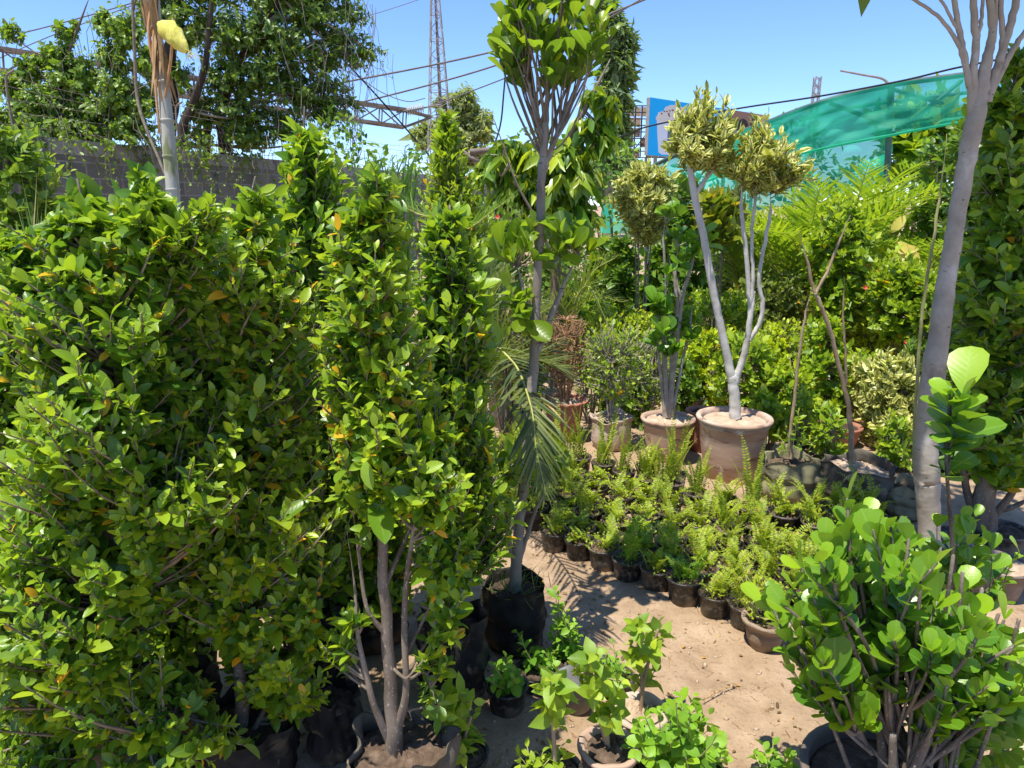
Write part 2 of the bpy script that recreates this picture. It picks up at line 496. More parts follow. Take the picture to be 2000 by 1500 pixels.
M['cane'] = surf('pale_cane', [(.25, (.26, .25, .17)), (.5, (.42, .41, .33)), (.75, (.54, .52, .45))], 5, 5, .7, .3, 30, .4, .004, (1, 1, .3),
                 [(7, .58, .08, (.22, .24, .10), (2, 2, .4))])
M['rachis'] = surf('frond_stalk', [(.3, (.28, .30, .06)), (.7, (.46, .46, .12))], 10, 3, .5, .4, 50, .2, .002)
M['straw'] = surf('dry_sheath', [(.25, (.20, .11, .05)), (.5, (.42, .27, .13)), (.8, (.6, .47, .29))], 9, 5, .85, .2, 60, .6, .004, (4, 4, .5))
# earth, clay, fabric, plastic
M['soil'] = surf('pot_soil', [(.3, (.075, .050, .034)), (.55, (.16, .11, .075)), (.8, (.28, .20, .14))], 26, 6, .95, .1, 70, .9, .012)
M['soil_pale'] = surf('dry_sandy_soil', [(.3, (.36, .26, .17)), (.55, (.52, .39, .27)), (.8, (.62, .5, .37))], 18, 6, .95, .1, 70, .7, .01)
M['soil_dark'] = surf('damp_soil', [(.3, (.045, .032, .022)), (.6, (.10, .07, .05)), (.8, (.17, .12, .085))], 26, 6, .95, .1, 70, .9, .012)
M['clay'] = surf('terracotta', [(.2, (.31, .19, .13)), (.5, (.42, .285, .20)), (.8, (.52, .385, .285))], 4, 6, .85, .2, 22, .28, .006, (1, 1, 6),
                 [(3.2, .50, .10, (.55, .44, .34), (1, 1, 1.5)), (6, .57, .08, (.25, .15, .10), (1, 1, 3)), (11, .64, .05, (.62, .55, .47), (1, 1, 1))])
M['clay_red'] = surf('red_terracotta', [(.2, (.24, .085, .05)), (.5, (.34, .14, .09)), (.8, (.42, .22, .15))], 4, 6, .8, .25, 22, .3, .006, (1, 1, 6),
                     [(4, .56, .12, (.40, .27, .20), (1, 1, 2))])
M['clay_pale'] = surf('chalky_terracotta', [(.2, (.36, .26, .19)), (.5, (.5, .39, .3)), (.8, (.6, .5, .41))], 5, 6, .9, .15, 22, .5, .012, (1, 1, 3),
                      [(5, .55, .1, (.33, .21, .14), (1, 1, 2))])
M['clay_mossy'] = surf('weathered_terracotta', [(.2, (.16, .11, .07)), (.5, (.29, .21, .14)), (.8, (.43, .34, .25))], 6, 6, .9, .15, 30, .6, .01, (1, 1, 3),
                       [(5, .55, .12, (.12, .10, .05), (1, 1, 1.5))])
M['plastic'] = surf('black_plastic', [(.3, (.012, .012, .012)), (.7, (.022, .021, .020))], 12, 4, .42, .5, 120, .12, .002, None,
                    [(7, .50, .16, (.20, .155, .115), (1, 1, 1.2)), (60, .56, .12, (.16, .125, .095), None)])
M['plastic_dusty'] = surf('dusty_black_plastic', [(.3, (.02, .019, .018)), (.7, (.04, .037, .033))], 12, 4, .5, .45, 120, .15, .002, None,
                          [(5, .44, .16, (.24, .185, .135), (1, 1, 1.0)), (50, .52, .12, (.2, .155, .11), None)])
M['plastic_grey'] = surf('grey_plastic', [(.3, (.10, .10, .10)), (.7, (.17, .165, .16))], 12, 4, .5, .4, 120, .1, .002, None, [(6, .55, .15, (.3, .25, .2), None)])
M['pot_brown'] = surf('brown_plastic', [(.3, (.12, .09, .07)), (.7, (.2, .155, .12))], 8, 4, .55, .4, 60, .2, .003, None, [(5, .56, .15, (.3, .24, .18), None)])
M['bag'] = surf('black_fabric', [(.3, (.014, .013, .012)), (.7, (.040, .036, .030))], 8, 5, .9, .15, 160, .5, .003, None,
                [(4, .50, .14, (.12, .095, .055), (1, 1, 1.6)), (14, .60, .12, (.17, .14, .09), None)])
M['bag_mossy'] = surf('mossy_grey_fabric', [(.3, (.16, .15, .08)), (.7, (.32, .29, .17))], 6, 5, .92, .12, 160, .5, .003, (1, 1, 2),
                      [(4, .52, .12, (.055, .05, .035), (1, 1, 2.5)), (5, .60, .1, (.36, .29, .19), None)])
M['bag_dark'] = surf('dark_grey_fabric', [(.3, (.075, .065, .05)), (.7, (.18, .155, .115))], 6, 5, .92, .12, 160, .5, .003, None,
                     [(4, .55, .12, (.03, .028, .026), None), (6, .60, .1, (.3, .24, .16), None)])
M['bag_tan'] = surf('tan_fabric', [(.3, (.26, .22, .12)), (.7, (.42, .36, .22))], 6, 5, .92, .12, 160, .5, .003, (1, 1, 2), [(4, .56, .1, (.08, .07, .05), None)])
M['strap'] = surf('webbing', [(.3, (.33, .29, .18)), (.7, (.46, .41, .28))], 30, 3, .85, .2, 150, .5, .002)
M['steel'] = surf('rusty_steel', [(.3, (.13, .095, .07)), (.6, (.24, .195, .155)), (.8, (.36, .31, .26))], 3, 5, .75, .3, 30, .2, .004)
M['steel_grey'] = surf('dull_steel', [(.3, (.2, .19, .17)), (.7, (.36, .34, .31))], 3, 4, .6, .4, 30, .1, .004)
M['pipe'] = surf('painted_pipe', [(.3, (.05, .085, .075)), (.7, (.10, .15, .13))], 6, 4, .5, .4, 40, .1, .003, None, [(8, .62, .1, (.22, .16, .11), None)])
M['pipe_blue'] = surf('pale_blue_pipe', [(.3, (.22, .36, .38)), (.7, (.32, .48, .5))], 6, 4, .5, .4, 40, .1, .003)
M['cable'] = surf('cable_sheath', [(.3, (.012, .012, .013)), (.7, (.025, .025, .026))], 6, 3, .6, .3, 40, .1, .003)
M['cable_grey'] = surf('bare_conductor', [(.3, (.10, .09, .085)), (.7, (.17, .155, .14))], 6, 3, .6, .3, 40, .1, .003)
M['ceramic'] = surf('grey_porcelain', [(.3, (.35, .35, .34)), (.7, (.5, .5, .48))], 6, 3, .25, .5, 40, .05, .003)
M['netbag'] = surf('yellow_netting', [(.3, (.45, .40, .05)), (.6, (.68, .62, .12)), (.8, (.75, .70, .30))], 30, 5, .7, .3, 90, .8, .006, (1, 1, .3), [(9, .62, .08, (.45, .22, .04), None)])
M['bamboo'] = surf('split_cane', [(.3, (.42, .22, .08)), (.7, (.62, .38, .18))], 6, 4, .6, .3, 40, .2, .003, (3, 3, .4))


def plain(name, col, rough=.6, spec=.3):
    m, nt, out = newmat(name)
    b = nd(nt, 'ShaderNodeBsdfPrincipled', i_Roughness=rough)
    b.inputs['Specular IOR Level'].default_value = spec
    f = noise(nt, 2.0, 4, .6, objco(nt))
    nt.links.new(mixc(nt, mth(nt, 'MULTIPLY', f, .25), col, tuple(c * .75 for c in col)), b.inputs['Base Color'])
    nt.links.new(b.outputs[0], out.inputs[0])
    return m


def netmat():
    m, nt, out = newmat('green_shade_net')
    co = objco(nt, (1, 1, 1))
    n = noise(nt, 1.2, 4, .6, objco(nt, (.6, .6, 2.5)), .6)
    base = ramp(nt, n, [(.3, (.010, .36, .22)), (.7, (.03, .55, .35))])
    d = nd(nt, 'ShaderNodeBsdfPrincipled', i_Roughness=.6)
    nt.links.new(base, d.inputs['Base Color'])
    tr = nt.nodes.new('ShaderNodeBsdfTranslucent'); nt.links.new(mixc(nt, 1.0, base, (1.8, 1.6, 1.6), 'MULTIPLY'), tr.inputs[0])
    m1 = nt.nodes.new('ShaderNodeMixShader'); m1.inputs[0].default_value = .5
    nt.links.new(d.outputs[0], m1.inputs[1]); nt.links.new(tr.outputs[0], m1.inputs[2])
    tp = nt.nodes.new('ShaderNodeBsdfTransparent'); tp.inputs[0].default_value = (.75, 1, .9, 1)
    m2 = nt.nodes.new('ShaderNodeMixShader')
    nt.links.new(mth(nt, 'ADD', .14, mth(nt, 'MULTIPLY', n, .30)), m2.inputs[0])
    nt.links.new(m1.outputs[0], m2.inputs[1]); nt.links.new(tp.outputs[0], m2.inputs[2])
    nt.links.new(m2.outputs[0], out.inputs[0])
    return m


M['net'] = netmat()


def groundmat():
    m, nt, out = newmat('dry_earth')
    co = objco(nt)
    big = noise(nt, .9, 5, .6, co)
    mid = noise(nt, 7, 6, .62, co)
    fine = noise(nt, 60, 6, .7, co)
    base = ramp(nt, mid, [(.25, (.27, .18, .105)), (.5, (.40, .28, .172)), (.75, (.51, .37, .24))])
    base = mixc(nt, mth(nt, 'MULTIPLY', mth(nt, 'SUBTRACT', big, .5), 3.0, True), base, (.31, .205, .12))
    base = mixc(nt, mth(nt, 'MULTIPLY', mth(nt, 'SUBTRACT', fine, .56), 6.0, True), base, (.20, .13, .085))
    vo = nd(nt, 'ShaderNodeTexVoronoi', i_Scale=85.0); nt.links.new(co, vo.inputs['Vector'])
    peb = mth(nt, 'LESS_THAN', vo.outputs['Distance'], .16)
    base = mixc(nt, mth(nt, 'MULTIPLY', peb, .5), base, (.48, .38, .29))
    b = nd(nt, 'ShaderNodeBsdfPrincipled', i_Roughness=.95)
    b.inputs['Specular IOR Level'].default_value = .12
    nt.links.new(base, b.inputs['Base Color'])
    h = mth(nt, 'ADD', mth(nt, 'MULTIPLY', fine, .6), mth(nt, 'ADD', mid, mth(nt, 'MULTIPLY', peb, .15)))
    nt.links.new(bump(nt, h, .8, .02), b.inputs['Normal'])
    nt.links.new(b.outputs[0], out.inputs[0])
    return m


M['ground'] = groundmat()


def wallmat():
    m, nt, out = newmat('grey_blockwork')
    tc = nt.nodes.new('ShaderNodeTexCoord').outputs['Object']
    br = nt.nodes.new('ShaderNodeTexBrick')
    sp = nt.nodes.new('ShaderNodeSeparateXYZ'); nt.links.new(tc, sp.inputs[0])
    cb = nt.nodes.new('ShaderNodeCombineXYZ'); nt.links.new(sp.outputs[0], cb.inputs[0]); nt.links.new(sp.outputs[2], cb.inputs[1])
    nt.links.new(cb.outputs[0], br.inputs['Vector'])
    br.inputs['Scale'].default_value = 1.0
    br.inputs['Brick Width'].default_value = .42; br.inputs['Row Height'].default_value = .21; br.inputs['Mortar Size'].default_value = .012
    br.inputs['Color1'].default_value = (.12, .115, .10, 1); br.inputs['Color2'].default_value = (.19, .18, .16, 1); br.inputs['Mortar'].default_value = (.26, .25, .225, 1)
    f = noise(nt, 3, 6, .65, tc)
    base = mixc(nt, mth(nt, 'MULTIPLY', mth(nt, 'SUBTRACT', f, .5), 3.0, True), br.outputs['Color'], (.12, .115, .10))
    b = nd(nt, 'ShaderNodeBsdfPrincipled', i_Roughness=.95)
    nt.links.new(base, b.inputs['Base Color'])
    h = mth(nt, 'ADD', mth(nt, 'MULTIPLY', br.outputs['Fac'], -.6), noise(nt, 30, 5, .6, tc))
    nt.links.new(bump(nt, h, .6, .02), b.inputs['Normal'])
    nt.links.new(b.outputs[0], out.inputs[0])
    return m


M['block'] = wallmat()
M['concrete'] = surf('grey_cement', [(.25, (.20, .19, .17)), (.5, (.30, .285, .26)), (.8, (.38, .36, .33))], 4, 6, .95, .1, 30, .4, .01, None, [(3, .58, .1, (.13, .12, .11), (2, 2, .5))])

# ------------------------------------------------------------------ ground
def vnoise(x, y, seed):
    r = np.random.default_rng(seed); g = r.uniform(-1, 1, (64, 64))
    xi = np.floor(x).astype(int); yi = np.floor(y).astype(int); fx = x - xi; fy = y - yi
    fx = fx * fx * (3 - 2 * fx); fy = fy * fy * (3 - 2 * fy)
    a = g[xi % 64, yi % 64]; b = g[(xi + 1) % 64, yi % 64]; c = g[xi % 64, (yi + 1) % 64]; d = g[(xi + 1) % 64, (yi + 1) % 64]
    return (a * (1 - fx) + b * fx) * (1 - fy) + (c * (1 - fx) + d * fx) * fy


def gheight(x, y):
    near = np.clip(1.5 - np.hypot(x, y - 3) / 7, 0, 1)
    return near * (.014 * vnoise(x * 3.1 + 9, y * 3.1 + 5, 1) + .010 * vnoise(x * 9 + 3, y * 9, 2) + .004 * vnoise(x * 24, y * 24 + 7, 3))


def coords(lo, hi, step, far):
    mid = np.arange(lo, hi + 1e-6, step)
    out = []
    d = step
    x = hi
    while x < far:
        d *= 1.35; x = x + d; out.append(x)
    left = [lo - (o - hi) for o in out][::-1]
    return np.array(left + list(mid) + out)


gx = coords(-.4, 2.2, .022, 900); gy = coords(1.2, 4.2, .022, 900)
X, Yg = np.meshgrid(gx, gy, indexing='ij')
Z = gheight(X, Yg)
V = np.stack([X, Yg, Z], -1).reshape(-1, 3)
idx = np.arange(len(V)).reshape(X.shape)
q = np.stack([idx[:-1, :-1], idx[1:, :-1], idx[1:, 1:], idx[:-1, 1:]], -1).reshape(-1, 4)
g = MB().add(V, q).build('ground', M['ground'])
tag(g, 'dry beige earth of the nursery path', None, None, 'structure')

# litter: dry leaves, twigs and crumbs of earth lying on the path
lm = MB()
n = 1000
px_ = rng.uniform(-.9, 2.3, n); py_ = rng.uniform(1.6, 4.0, n)
P = np.stack([px_, py_, gheight(px_, py_) + .004], -1)
a = rng.uniform(0, 6.28, n)
A = np.stack([np.cos(a), np.sin(a), rng.normal(0, .15, n)], -1)
N = np.stack([rng.normal(0, .3, n), rng.normal(0, .3, n), np.ones(n)], -1)
leaves(lm, P, A, N, rng.uniform(.008, .036, n), rng.uniform(.003, .009, n), MID, .3, .5)
n = 1300
px_ = rng.uniform(-.6, 2.3, n); py_ = rng.uniform(1.6, 4.0, n); a = rng.uniform(0, 6.28, n); l = rng.uniform(.008, .045, n)
p0 = np.stack([px_, py_, gheight(px_, py_) + .003], -1); p1 = p0 + np.stack([np.cos(a) * l, np.sin(a) * l, rng.uniform(0, .004, n)], -1)
tubes(lm, np.stack([p0, (p0 + p1) / 2 + rng.normal(0, .002, (n, 3)), p1], 1), np.full((n, 3), .0008), 3, m=1)
n = 1500
px_ = rng.uniform(-.6, 2.3, n); py_ = rng.uniform(1.6, 4.2, n); s = rng.gamma(2, .0022, n)
octv = np.array([[1, 0, 0], [-1, 0, 0], [0, 1, 0], [0, -1, 0], [0, 0, .8], [0, 0, -.8]])
octf = np.array([[0, 2, 4], [2, 1, 4], [1, 3, 4], [3, 0, 4], [2, 0, 5], [1, 2, 5], [3, 1, 5], [0, 3, 5]])
Vp = octv[None] * s[:, None, None] * rng.uniform(.6, 1.4, (n, 6, 1)) + np.stack([px_, py_, gheight(px_, py_) + .001], -1)[:, None]
lm.add(Vp, None, (octf[None] + (np.arange(n) * 6)[:, None, None]).reshape(-1, 3), m=2)
tag(lm.build('ground_litter', [M['dry'], M['twig_dead'], M['soil_pale']]), 'dry leaves, twigs and crumbs of earth on the path', None, None, 'stuff')


# ------------------------------------------------------------------ containers
def soil(t, c, r, mat='soil', mound=.01, bmp=.006):
    mb = MB(); disc(mb, c, r, bmp, mound=mound)
    return mb.build('soil', M[mat], t)


def plastic_pot(t, c, r, h, mat='plastic', taper=.78, soilmat='soil', fill=.86, lip=.007):
    mb = MB()
    prof = [(r * taper - .012, 0), (r * taper, .004), (r * (taper + (1 - taper) * .5), h * .5), (r - .006, h - .028), (r - .002, h - .026), (r - .001, h - .012), (r + lip * .6, h - .010),
            (r + lip, h - .003), (r + lip * .6, h), (r - .004, h - .001), (r - .007, h - .02), (r * .97 - .008, h * .7)]
    f1, f2 = rng.uniform(0, 6.28, 2)
    lathe(mb, prof, c, 36, lambda th, z, rr, i: (rr * (1 + .012 * np.sin(2 * th + f1) * (z / h) + .006 * np.sin(3 * th + f2)), 0 * rr))
    mb.build('pot', M[mat], t)
    soil(t, (c[0], c[1], c[2] + h * fill), r * .975 - .006, soilmat, .006)


def clay_pot(t, c, r, h, mat='clay', taper=.68, soilmat='soil', fill=.88, rim=.03, lip=.018, flute=0.0, rough=.0, double=True, pm=None):
    mb = MB()
    prof = [(r * taper - .02, 0), (r * taper, .006), (r * (taper + (1 - taper) * .35), h * .3), (r * (taper + (1 - taper) * .7) * 1.005, h * .62), (r - .012, h - rim * 1.9)]
    if double:
        prof += [(r - .006, h - rim * 1.8), (r - .003, h - rim * 1.45), (r - .008, h - rim * 1.25)]
    prof += [(r - .006, h - rim), (r + lip * .6, h - rim * .85), (r + lip, h - rim * .45), (r + lip * .75, h - rim * .08), (r + lip * .2, h), (r - .012, h - .003), (r - .022, h - .02), (r - .03, h * .75)]
    f = rng.uniform(0, 6.28, 4)

    def bend(th, z, rr, i):
        w = np.clip(z / h, 0, 1)
        rr = rr * (1 + .010 * np.sin(2 * th + f[0]) + .006 * np.sin(3 * th + f[1])) + rough * (np.sin(9 * z / h * 3 + f[2] + np.sin(2 * th)) * .5 + np.sin(4 * th + 11 * z / h + f[3]))
        wv = np.clip((w - .86) / .14, 0, 1)
        if flute:
            return rr + wv * flute * (1 + np.cos(14 * th)) * .5, -wv * flute * .9 * (1 - np.cos(14 * th)) * .5 + rough * np.sin(3 * th) * wv
        return rr, rough * 1.5 * np.sin(3 * th + f[1]) * wv + rough * np.sin(7 * th) * wv
    lathe(mb, prof, c, 56, bend)
    mb.build('pot', M[mat], t)
    return soil(t, (c[0], c[1], c[2] + h * fill), r * .96 - .02, soilmat, .008, .008)


def fabric_bag(t, c, r, h, mat='bag', soilmat='soil_dark', fill=.84, fold=.012, strap=False, sag=.02):
    mb = MB()
    K = 16
    zs = np.linspace(0, 1, K)
    prof = [(r * (.90 + .13 * math.sin(math.pi * (z * .85 + .05))), z * h) for z in zs]
    prof[0] = (r * .86, 0)
    prof += [(r * .985, h + .006), (r * .95, h), (r * .94, h * .93), (r * .94, h * .78)]
    f = rng.uniform(0, 6.28, 8)

    def bend(th, z, rr, i):
        w = np.clip(z / h, 0, 1)
        d = fold * (np.sin(3 * th + f[0]) * .5 + .7 * w * np.sin(7 * th + f[1] + 2 * np.sin(4 * w)) + .35 * np.sin(13 * th + 5 * w + f[2]))
        crease = -fold * .9 * np.exp(-((w - .52 - .06 * np.sin(2 * th + f[3])) / .035) ** 2) - fold * .6 * np.exp(-((w - .78 - .05 * np.sin(3 * th + f[4])) / .03) ** 2) + fold * .5 * np.sin(13 * w + 2 * np.sin(th + f[5]))
        top = np.clip((w - .8) / .2, 0, 1)
        return rr + d + crease * (1 - top), top * sag * (np.sin(2 * th + f[6]) + .6 * np.sin(5 * th + f[7]))
    lathe(mb, prof, c, 72, bend)
    mb.build('bag', M[mat], t)
    if strap:
        for a0 in strap:
            sm = MB()
            rr = r * 1.0
            k = 9
            pts = []
            for j in range(k):
                u = j / (k - 1)
                a = a0 + (u - .5) * .42
                zz = h * (.84 + .20 * math.sin(math.pi * u)) - .01
                pts.append([c[0] + (rr + .012 + .02 * math.sin(math.pi * u)) * math.cos(a), c[1] + (rr + .012 + .02 * math.sin(math.pi * u)) * math.sin(a), c[2] + zz])
            pts = np.array(pts); up = np.array([0, 0, .010]); o = np.column_stack([np.cos(np.linspace(a0 - .21, a0 + .21, k)), np.sin(np.linspace(a0 - .21, a0 + .21, k)), np.zeros(k)]) * .004
            Vv = np.vstack([pts - up + o, pts + up + o, pts + up - o, pts - up - o])
            qq = []
            for j in range(k - 1):
                for s0 in range(4):
                    s1 = (s0 + 1) % 4
                    qq.append([s0 * k + j, s0 * k + j + 1, s1 * k + j + 1, s1 * k + j])
            sm.add(Vv, qq).build('carry_strap', M['strap'], t, smooth=False)
    return soil(t, (c[0], c[1], c[2] + h * fill), r * .93, soilmat, .012, .008)


def potspec(cx, bot, rim, hw, taper=.8):
    """container seen with its base's front edge at pixel row bot and its rim's centre at row rim: centre, radius, height"""
    f = gp(cx, bot)
    r = hw * pxm(rim, f[1] + .1)
    Yc = f[1] + r * taper
    p = at(cx, rim, Yc)
    r = hw * pxm(rim, Yc)
    return np.array([p[0], Yc, -.006]), r, p[2] + .006


# ------------------------------------------------------------------ shrubs and trees
def axis_from(px, Y, r_end=.004):
    p = np.array([at(a[0], a[1], a[3] if len(a) > 3 else Y) for a in px])
    r = np.array([a[2] * pxm(a[1], Y) for a in px])
    return p, r


def column(name, label, cat, axis, Y, prof, n, nl, leaf, mat, group=None, wood='bark', twig='twig', T=OVATE, inner=.25, rise=.9, cont=None, r0=.005, tl=.35, extra=None,
           theta=62, depth=1.0, lump=.2, up=.25, trunk_sides=9, K=6, droop=.20, fold=.35, grav=0., bulge=.12, start=.12, jit=.34, shoots=0, crown='foliage', more=None, tipsize=.7, side=None):
    """a plant whose branches leave one stem along its height"""
    ax, ar = axis_from(axis, Y)
    base = np.array([ax[0][0], ax[0][1], 0.0])
    if cont is not None: base = np.array([cont['c'][0], cont['c'][1], 0.0])
    t = thing(name, label, cat, base, group)
    if cont is not None:
        k = dict(cont); typ = k.pop('type'); c = k.pop('c')
        {'bag': fabric_bag, 'pot': plastic_pot, 'clay': clay_pot}[typ](t, c, **k)
    mw = MB(); mt = MB()
    sm = smooth_path(np.column_stack([ax, ar]), len(ax) * 5)
    tubes(mt, sm[:, :3] + np.stack([.003 * np.sin(np.arange(len(sm)) * 1.3 + base[0] * 9), .003 * np.cos(np.arange(len(sm)) * 1.1), 0 * sm[:, 0]], -1), np.maximum(sm[:, 3], .0015), trunk_sides)
    hubs = [smooth_path(sm, 60)[:, :3]]
    if side:
        for s in side:
            sp_, sr = axis_from(s, Y)
            sp_[1:, 1] += rng.normal(0, .035, len(sp_) - 1)
            s2 = smooth_path(np.column_stack([sp_, sr]), len(sp_) * 5)
            tubes(mt, s2[:, :3], np.maximum(s2[:, 3] * np.clip((1 - np.linspace(0, 1, len(s2))) / .3, .3, 1), .001), 6)
            hubs.append(s2[3:, :3])
    mt.build('trunk', M[wood], t)
    ml = MB()
    tips, rad = crown_tips(prof, Y, n, inner, depth, lump)
    if more is not None: tips = np.vstack([tips] + [crown_tips(p, Y, k, inner, depth, lump)[0] for p, k in more])
    if shoots:
        hi = tips[np.argsort(-tips[:, 2] + rng.normal(0, .25, len(tips)))][:shoots]
        tips = np.vstack([tips, hi + np.stack([rng.normal(0, .02, shoots), rng.normal(0, .02, shoots), rng.uniform(.0, .045, shoots)], -1)])
    axs = sm[:, :3]
    z0 = axs[0, 2] + (axs[-1, 2] - axs[0, 2]) * start
    ap = axis_point(axs, tips[:, 2])
    rd = np.linalg.norm((tips - ap)[:, :2], axis=1)
    za = np.maximum(tips[:, 2] - rise * rd * rng.uniform(.6, 1.4, len(tips)) - .02, z0)
    att = axis_point(axs, za)
    if side:
        H = np.concatenate(hubs); H = H[H[:, 2] > z0]
        dv = tips[:, None] - H[None]; ds = np.linalg.norm(dv, axis=2)
        cost = ds + np.clip(.45 * rise * np.linalg.norm(dv[..., :2], axis=2) + .02 - dv[..., 2], 0, None) * 1.2 + rng.uniform(0, .10, ds.shape)
        att = H[np.argmin(cost, 1)]
    if extra is not None:
        extra(mw, ml, t)
    sprays(mw, ml, tips, att, nl, tl, leaf, T, r0=r0, theta=theta, up=up, K=K, droop=droop, fold=fold, grav=grav, bulge=bulge, jit=jit, tipsize=tipsize)
    mw.build('branches', M[twig], t)
    ml.build(crown, M[mat], t)
    return t


def stuff_leaves(t, prof, Y, n, leaf, mat, T=LO, depth=1.0, inner=0.0, lump=.25, name='foliage', up=.4, droop=.1, grav=0.0):
    """loose leaves through a crown's volume"""
    ml = MB()
    p, r = crown_tips(prof, Y, n, inner, depth, lump)
    A = rng.normal(0, 1, (n, 3)) + np.array([0, 0, up - grav]); N = rng.normal(0, .6, (n, 3)) + np.array([-.2, -.25, .8])
    s = np.exp(rng.normal(0, .25, n))
    leaves(ml, p, A, N, leaf[0] * s, leaf[1] * s, T, droop, .4, rng.uniform(0, 1, n) ** 2)
    return ml.build(name, M[mat], t)


def bush(name, label, cat, prof, Y, n, nl, leaf, mat, group=None, T=MID, wood='twig', stems=5, base=None, cont=None, rise=.5, spread=.35, tl=.5, inner=.3, r0=.005, depth=1.0, lump=.15, theta=60, up=.3,
         jit=.3, stem_r=.010, z_top=.55, crown='foliage', K=6, droop=.12, fold=.35, extra=None):
    """a plant of several stems that rise from one base; prof runs from top to bottom"""
    c, r = profile(prof, Y)
    zt, zb = c[0, 2], c[-1, 2]
    if base is None: base = np.array([c[-1, 0], Y, 0.0])
    t = thing(name, label, cat, (base[0], base[1], 0), group)
    zbase = base[2]
    if cont is not None:
        k = dict(cont); typ = k.pop('type'); cc = k.pop('c')
        {'bag': fabric_bag, 'pot': plastic_pot, 'clay': clay_pot}[typ](t, cc, **k)
        zbase = cc[2] + k['h'] * .8
        base = np.array([cc[0], cc[1], zbase])
    mt = MB(); mw = MB(); ml = MB()
    tips, rad = crown_tips(prof, Y, n, inner, depth, lump)
    # stems
    ends = []
    b0 = np.array([base[0], base[1], zbase])
    for k in range(stems):
        a = 2 * math.pi * (k + rng.uniform(-.3, .3)) / stems
        zz = zbase + (zt - zbase) * rng.uniform(z_top * .8, min(z_top * 1.25, .95))
        cx = np.interp(zz, c[::-1, 2], c[::-1, 0]); R = np.interp(zz, c[::-1, 2], r[::-1]) * spread
        e = np.array([cx + R * math.cos(a), Y + R * math.sin(a), zz])
        p0 = b0 + np.array([math.cos(a), math.sin(a), 0]) * stem_r * 1.5
        mid = p0 * .5 + e * .5 + np.array([rng.normal(0, .02), rng.normal(0, .02), -.05 * (zz - zbase)])
        pts = smooth_path([p0, mid, e], 8)
        ends.append(pts)
        tubes(mt, pts, np.linspace(stem_r, stem_r * .45, 8), 6)
    mt.build('stems', M[wood], t)
    allp = np.concatenate([e[2:] for e in ends])
    dd = tips[:, None] - allp[None]
    cost = np.linalg.norm(dd, axis=2) + np.where(dd[..., 2] < 0, -dd[..., 2] * 1.5, 0) + rng.uniform(0, .08, (len(tips), len(allp)))
    att = allp[np.argmin(cost, 1)]
    if extra is not None: extra(mw, ml, t)
    sprays(mw, ml, tips, att, nl, tl, leaf, T, r0=r0, theta=theta, up=up, K=K, jit=jit, droop=droop, fold=fold)
    mw.build('branches', M[wood], t)
    ml.build(crown, M[mat], t)
    return t


def frond_on(mw, ml, p, npairs, leaflen, leafw, T=LO, rr=.004, keel=.35, sweep=55, droop=.15, prof='lance', start=.12, hint=None):
    """leaflets in pairs along the stalk p"""
    p = np.asarray(p, float); k = len(p); s = np.linspace(0, 1, k)
    d = nrm(np.gradient(p, axis=0))
    tubes(mw, p, rr * (1 - .8 * s), 5)
    hz = p[-1] - p[0]; hz[2] = 0
    if np.linalg.norm(hz) < .02: hz = np.array([1., 0, 0])
    side0 = nrm(np.array([-hz[1], hz[0], 0])) if hint is None else np.asarray(hint, float)
    side = nrm(np.cross(d, np.cross(side0[None], d)))
    upn = np.cross(d, side)
    if upn[0, 2] < 0 or (abs(upn[0, 2]) < .2 and upn[k // 2, 2] < 0): upn = -upn
    use = s > start
    u = (s - start) / (1 - start)
    if prof == 'lance': w = np.clip(np.sin(np.pi * np.clip(u * .86 + .14, 0, 1)) ** .6, .1, 1)
    else: w = np.clip(1 - .75 * np.abs(u - .42) ** 1.3 * 2.0, .2, 1)
    P, A, N, L = [], [], [], []
    for sg in (-1, 1):
        sw = np.radians(sweep - 22 * u)[use][:, None] if prof != 'lance' else np.radians(np.full((use.sum(), 1), sweep))
        a = side[use] * sg * np.sin(sw) + d[use] * np.cos(sw) + upn[use] * keel * rng.uniform(.5, 1.3, (use.sum(), 1)) + rng.normal(0, .07, (use.sum(), 3))
        P.append(p[use]); A.append(a); N.append(upn[use] - side[use] * sg * keel * .5 + rng.normal(0, .1, (use.sum(), 3))); L.append(w[use] * leaflen * rng.uniform(.85, 1.12, use.sum()))
    P, A, N, L = np.concatenate(P), np.concatenate(A), np.concatenate(N), np.concatenate(L)
    leaves(ml, P, A, N, L, leafw * np.clip(L / leaflen, .45, 1), T, droop, .3)


def frond(mw, ml, base, az, length, a0, a1, npairs, leaflen, leafw, twist=0.0, **kw):
    """one pinnate frond: its stalk leaves base at a0 degrees from the vertical and bends to a1"""
    k = npairs + 1
    s = np.linspace(0, 1, k)
    ang = np.radians(a0 + (a1 - a0) * s ** 1.3)
    h = np.array([math.cos(az), math.sin(az), 0]); z = np.array([0, 0, 1.0]); side = np.array([-math.sin(az), math.cos(az), 0])
    d = h[None] * np.sin(ang)[:, None] + z[None] * np.cos(ang)[:, None]
    p = np.asarray(base) + np.vstack([np.zeros(3), np.cumsum(d[:-1] * (length / npairs), 0)])
    p = p + side[None] * (twist * s ** 2 * length)[:, None]
    frond_on(mw, ml, p, npairs, leaflen, leafw, hint=side, **kw)


# ================================================================== THE PLACE
# ------------------------------------------------------------------ far things: wall, pylon, boom, cables, hoardings
WH = 2.6
wl = gp(160, 276, WH); wr = gp(850, 343, WH)
wd = (wr - wl)[:2] / np.linalg.norm((wr - wl)[:2])
w0 = wl[:2] - wd * 4.5; wlen = float(np.linalg.norm(wr[:2] - w0)) + 9
wang = math.atan2(wd[1], wd[0])


def onwall(u, z, off=0.0):
    n = np.array([wd[1], -wd[0]])
    p = w0 + wd * u + n * off
    return np.array([p[0], p[1], z])


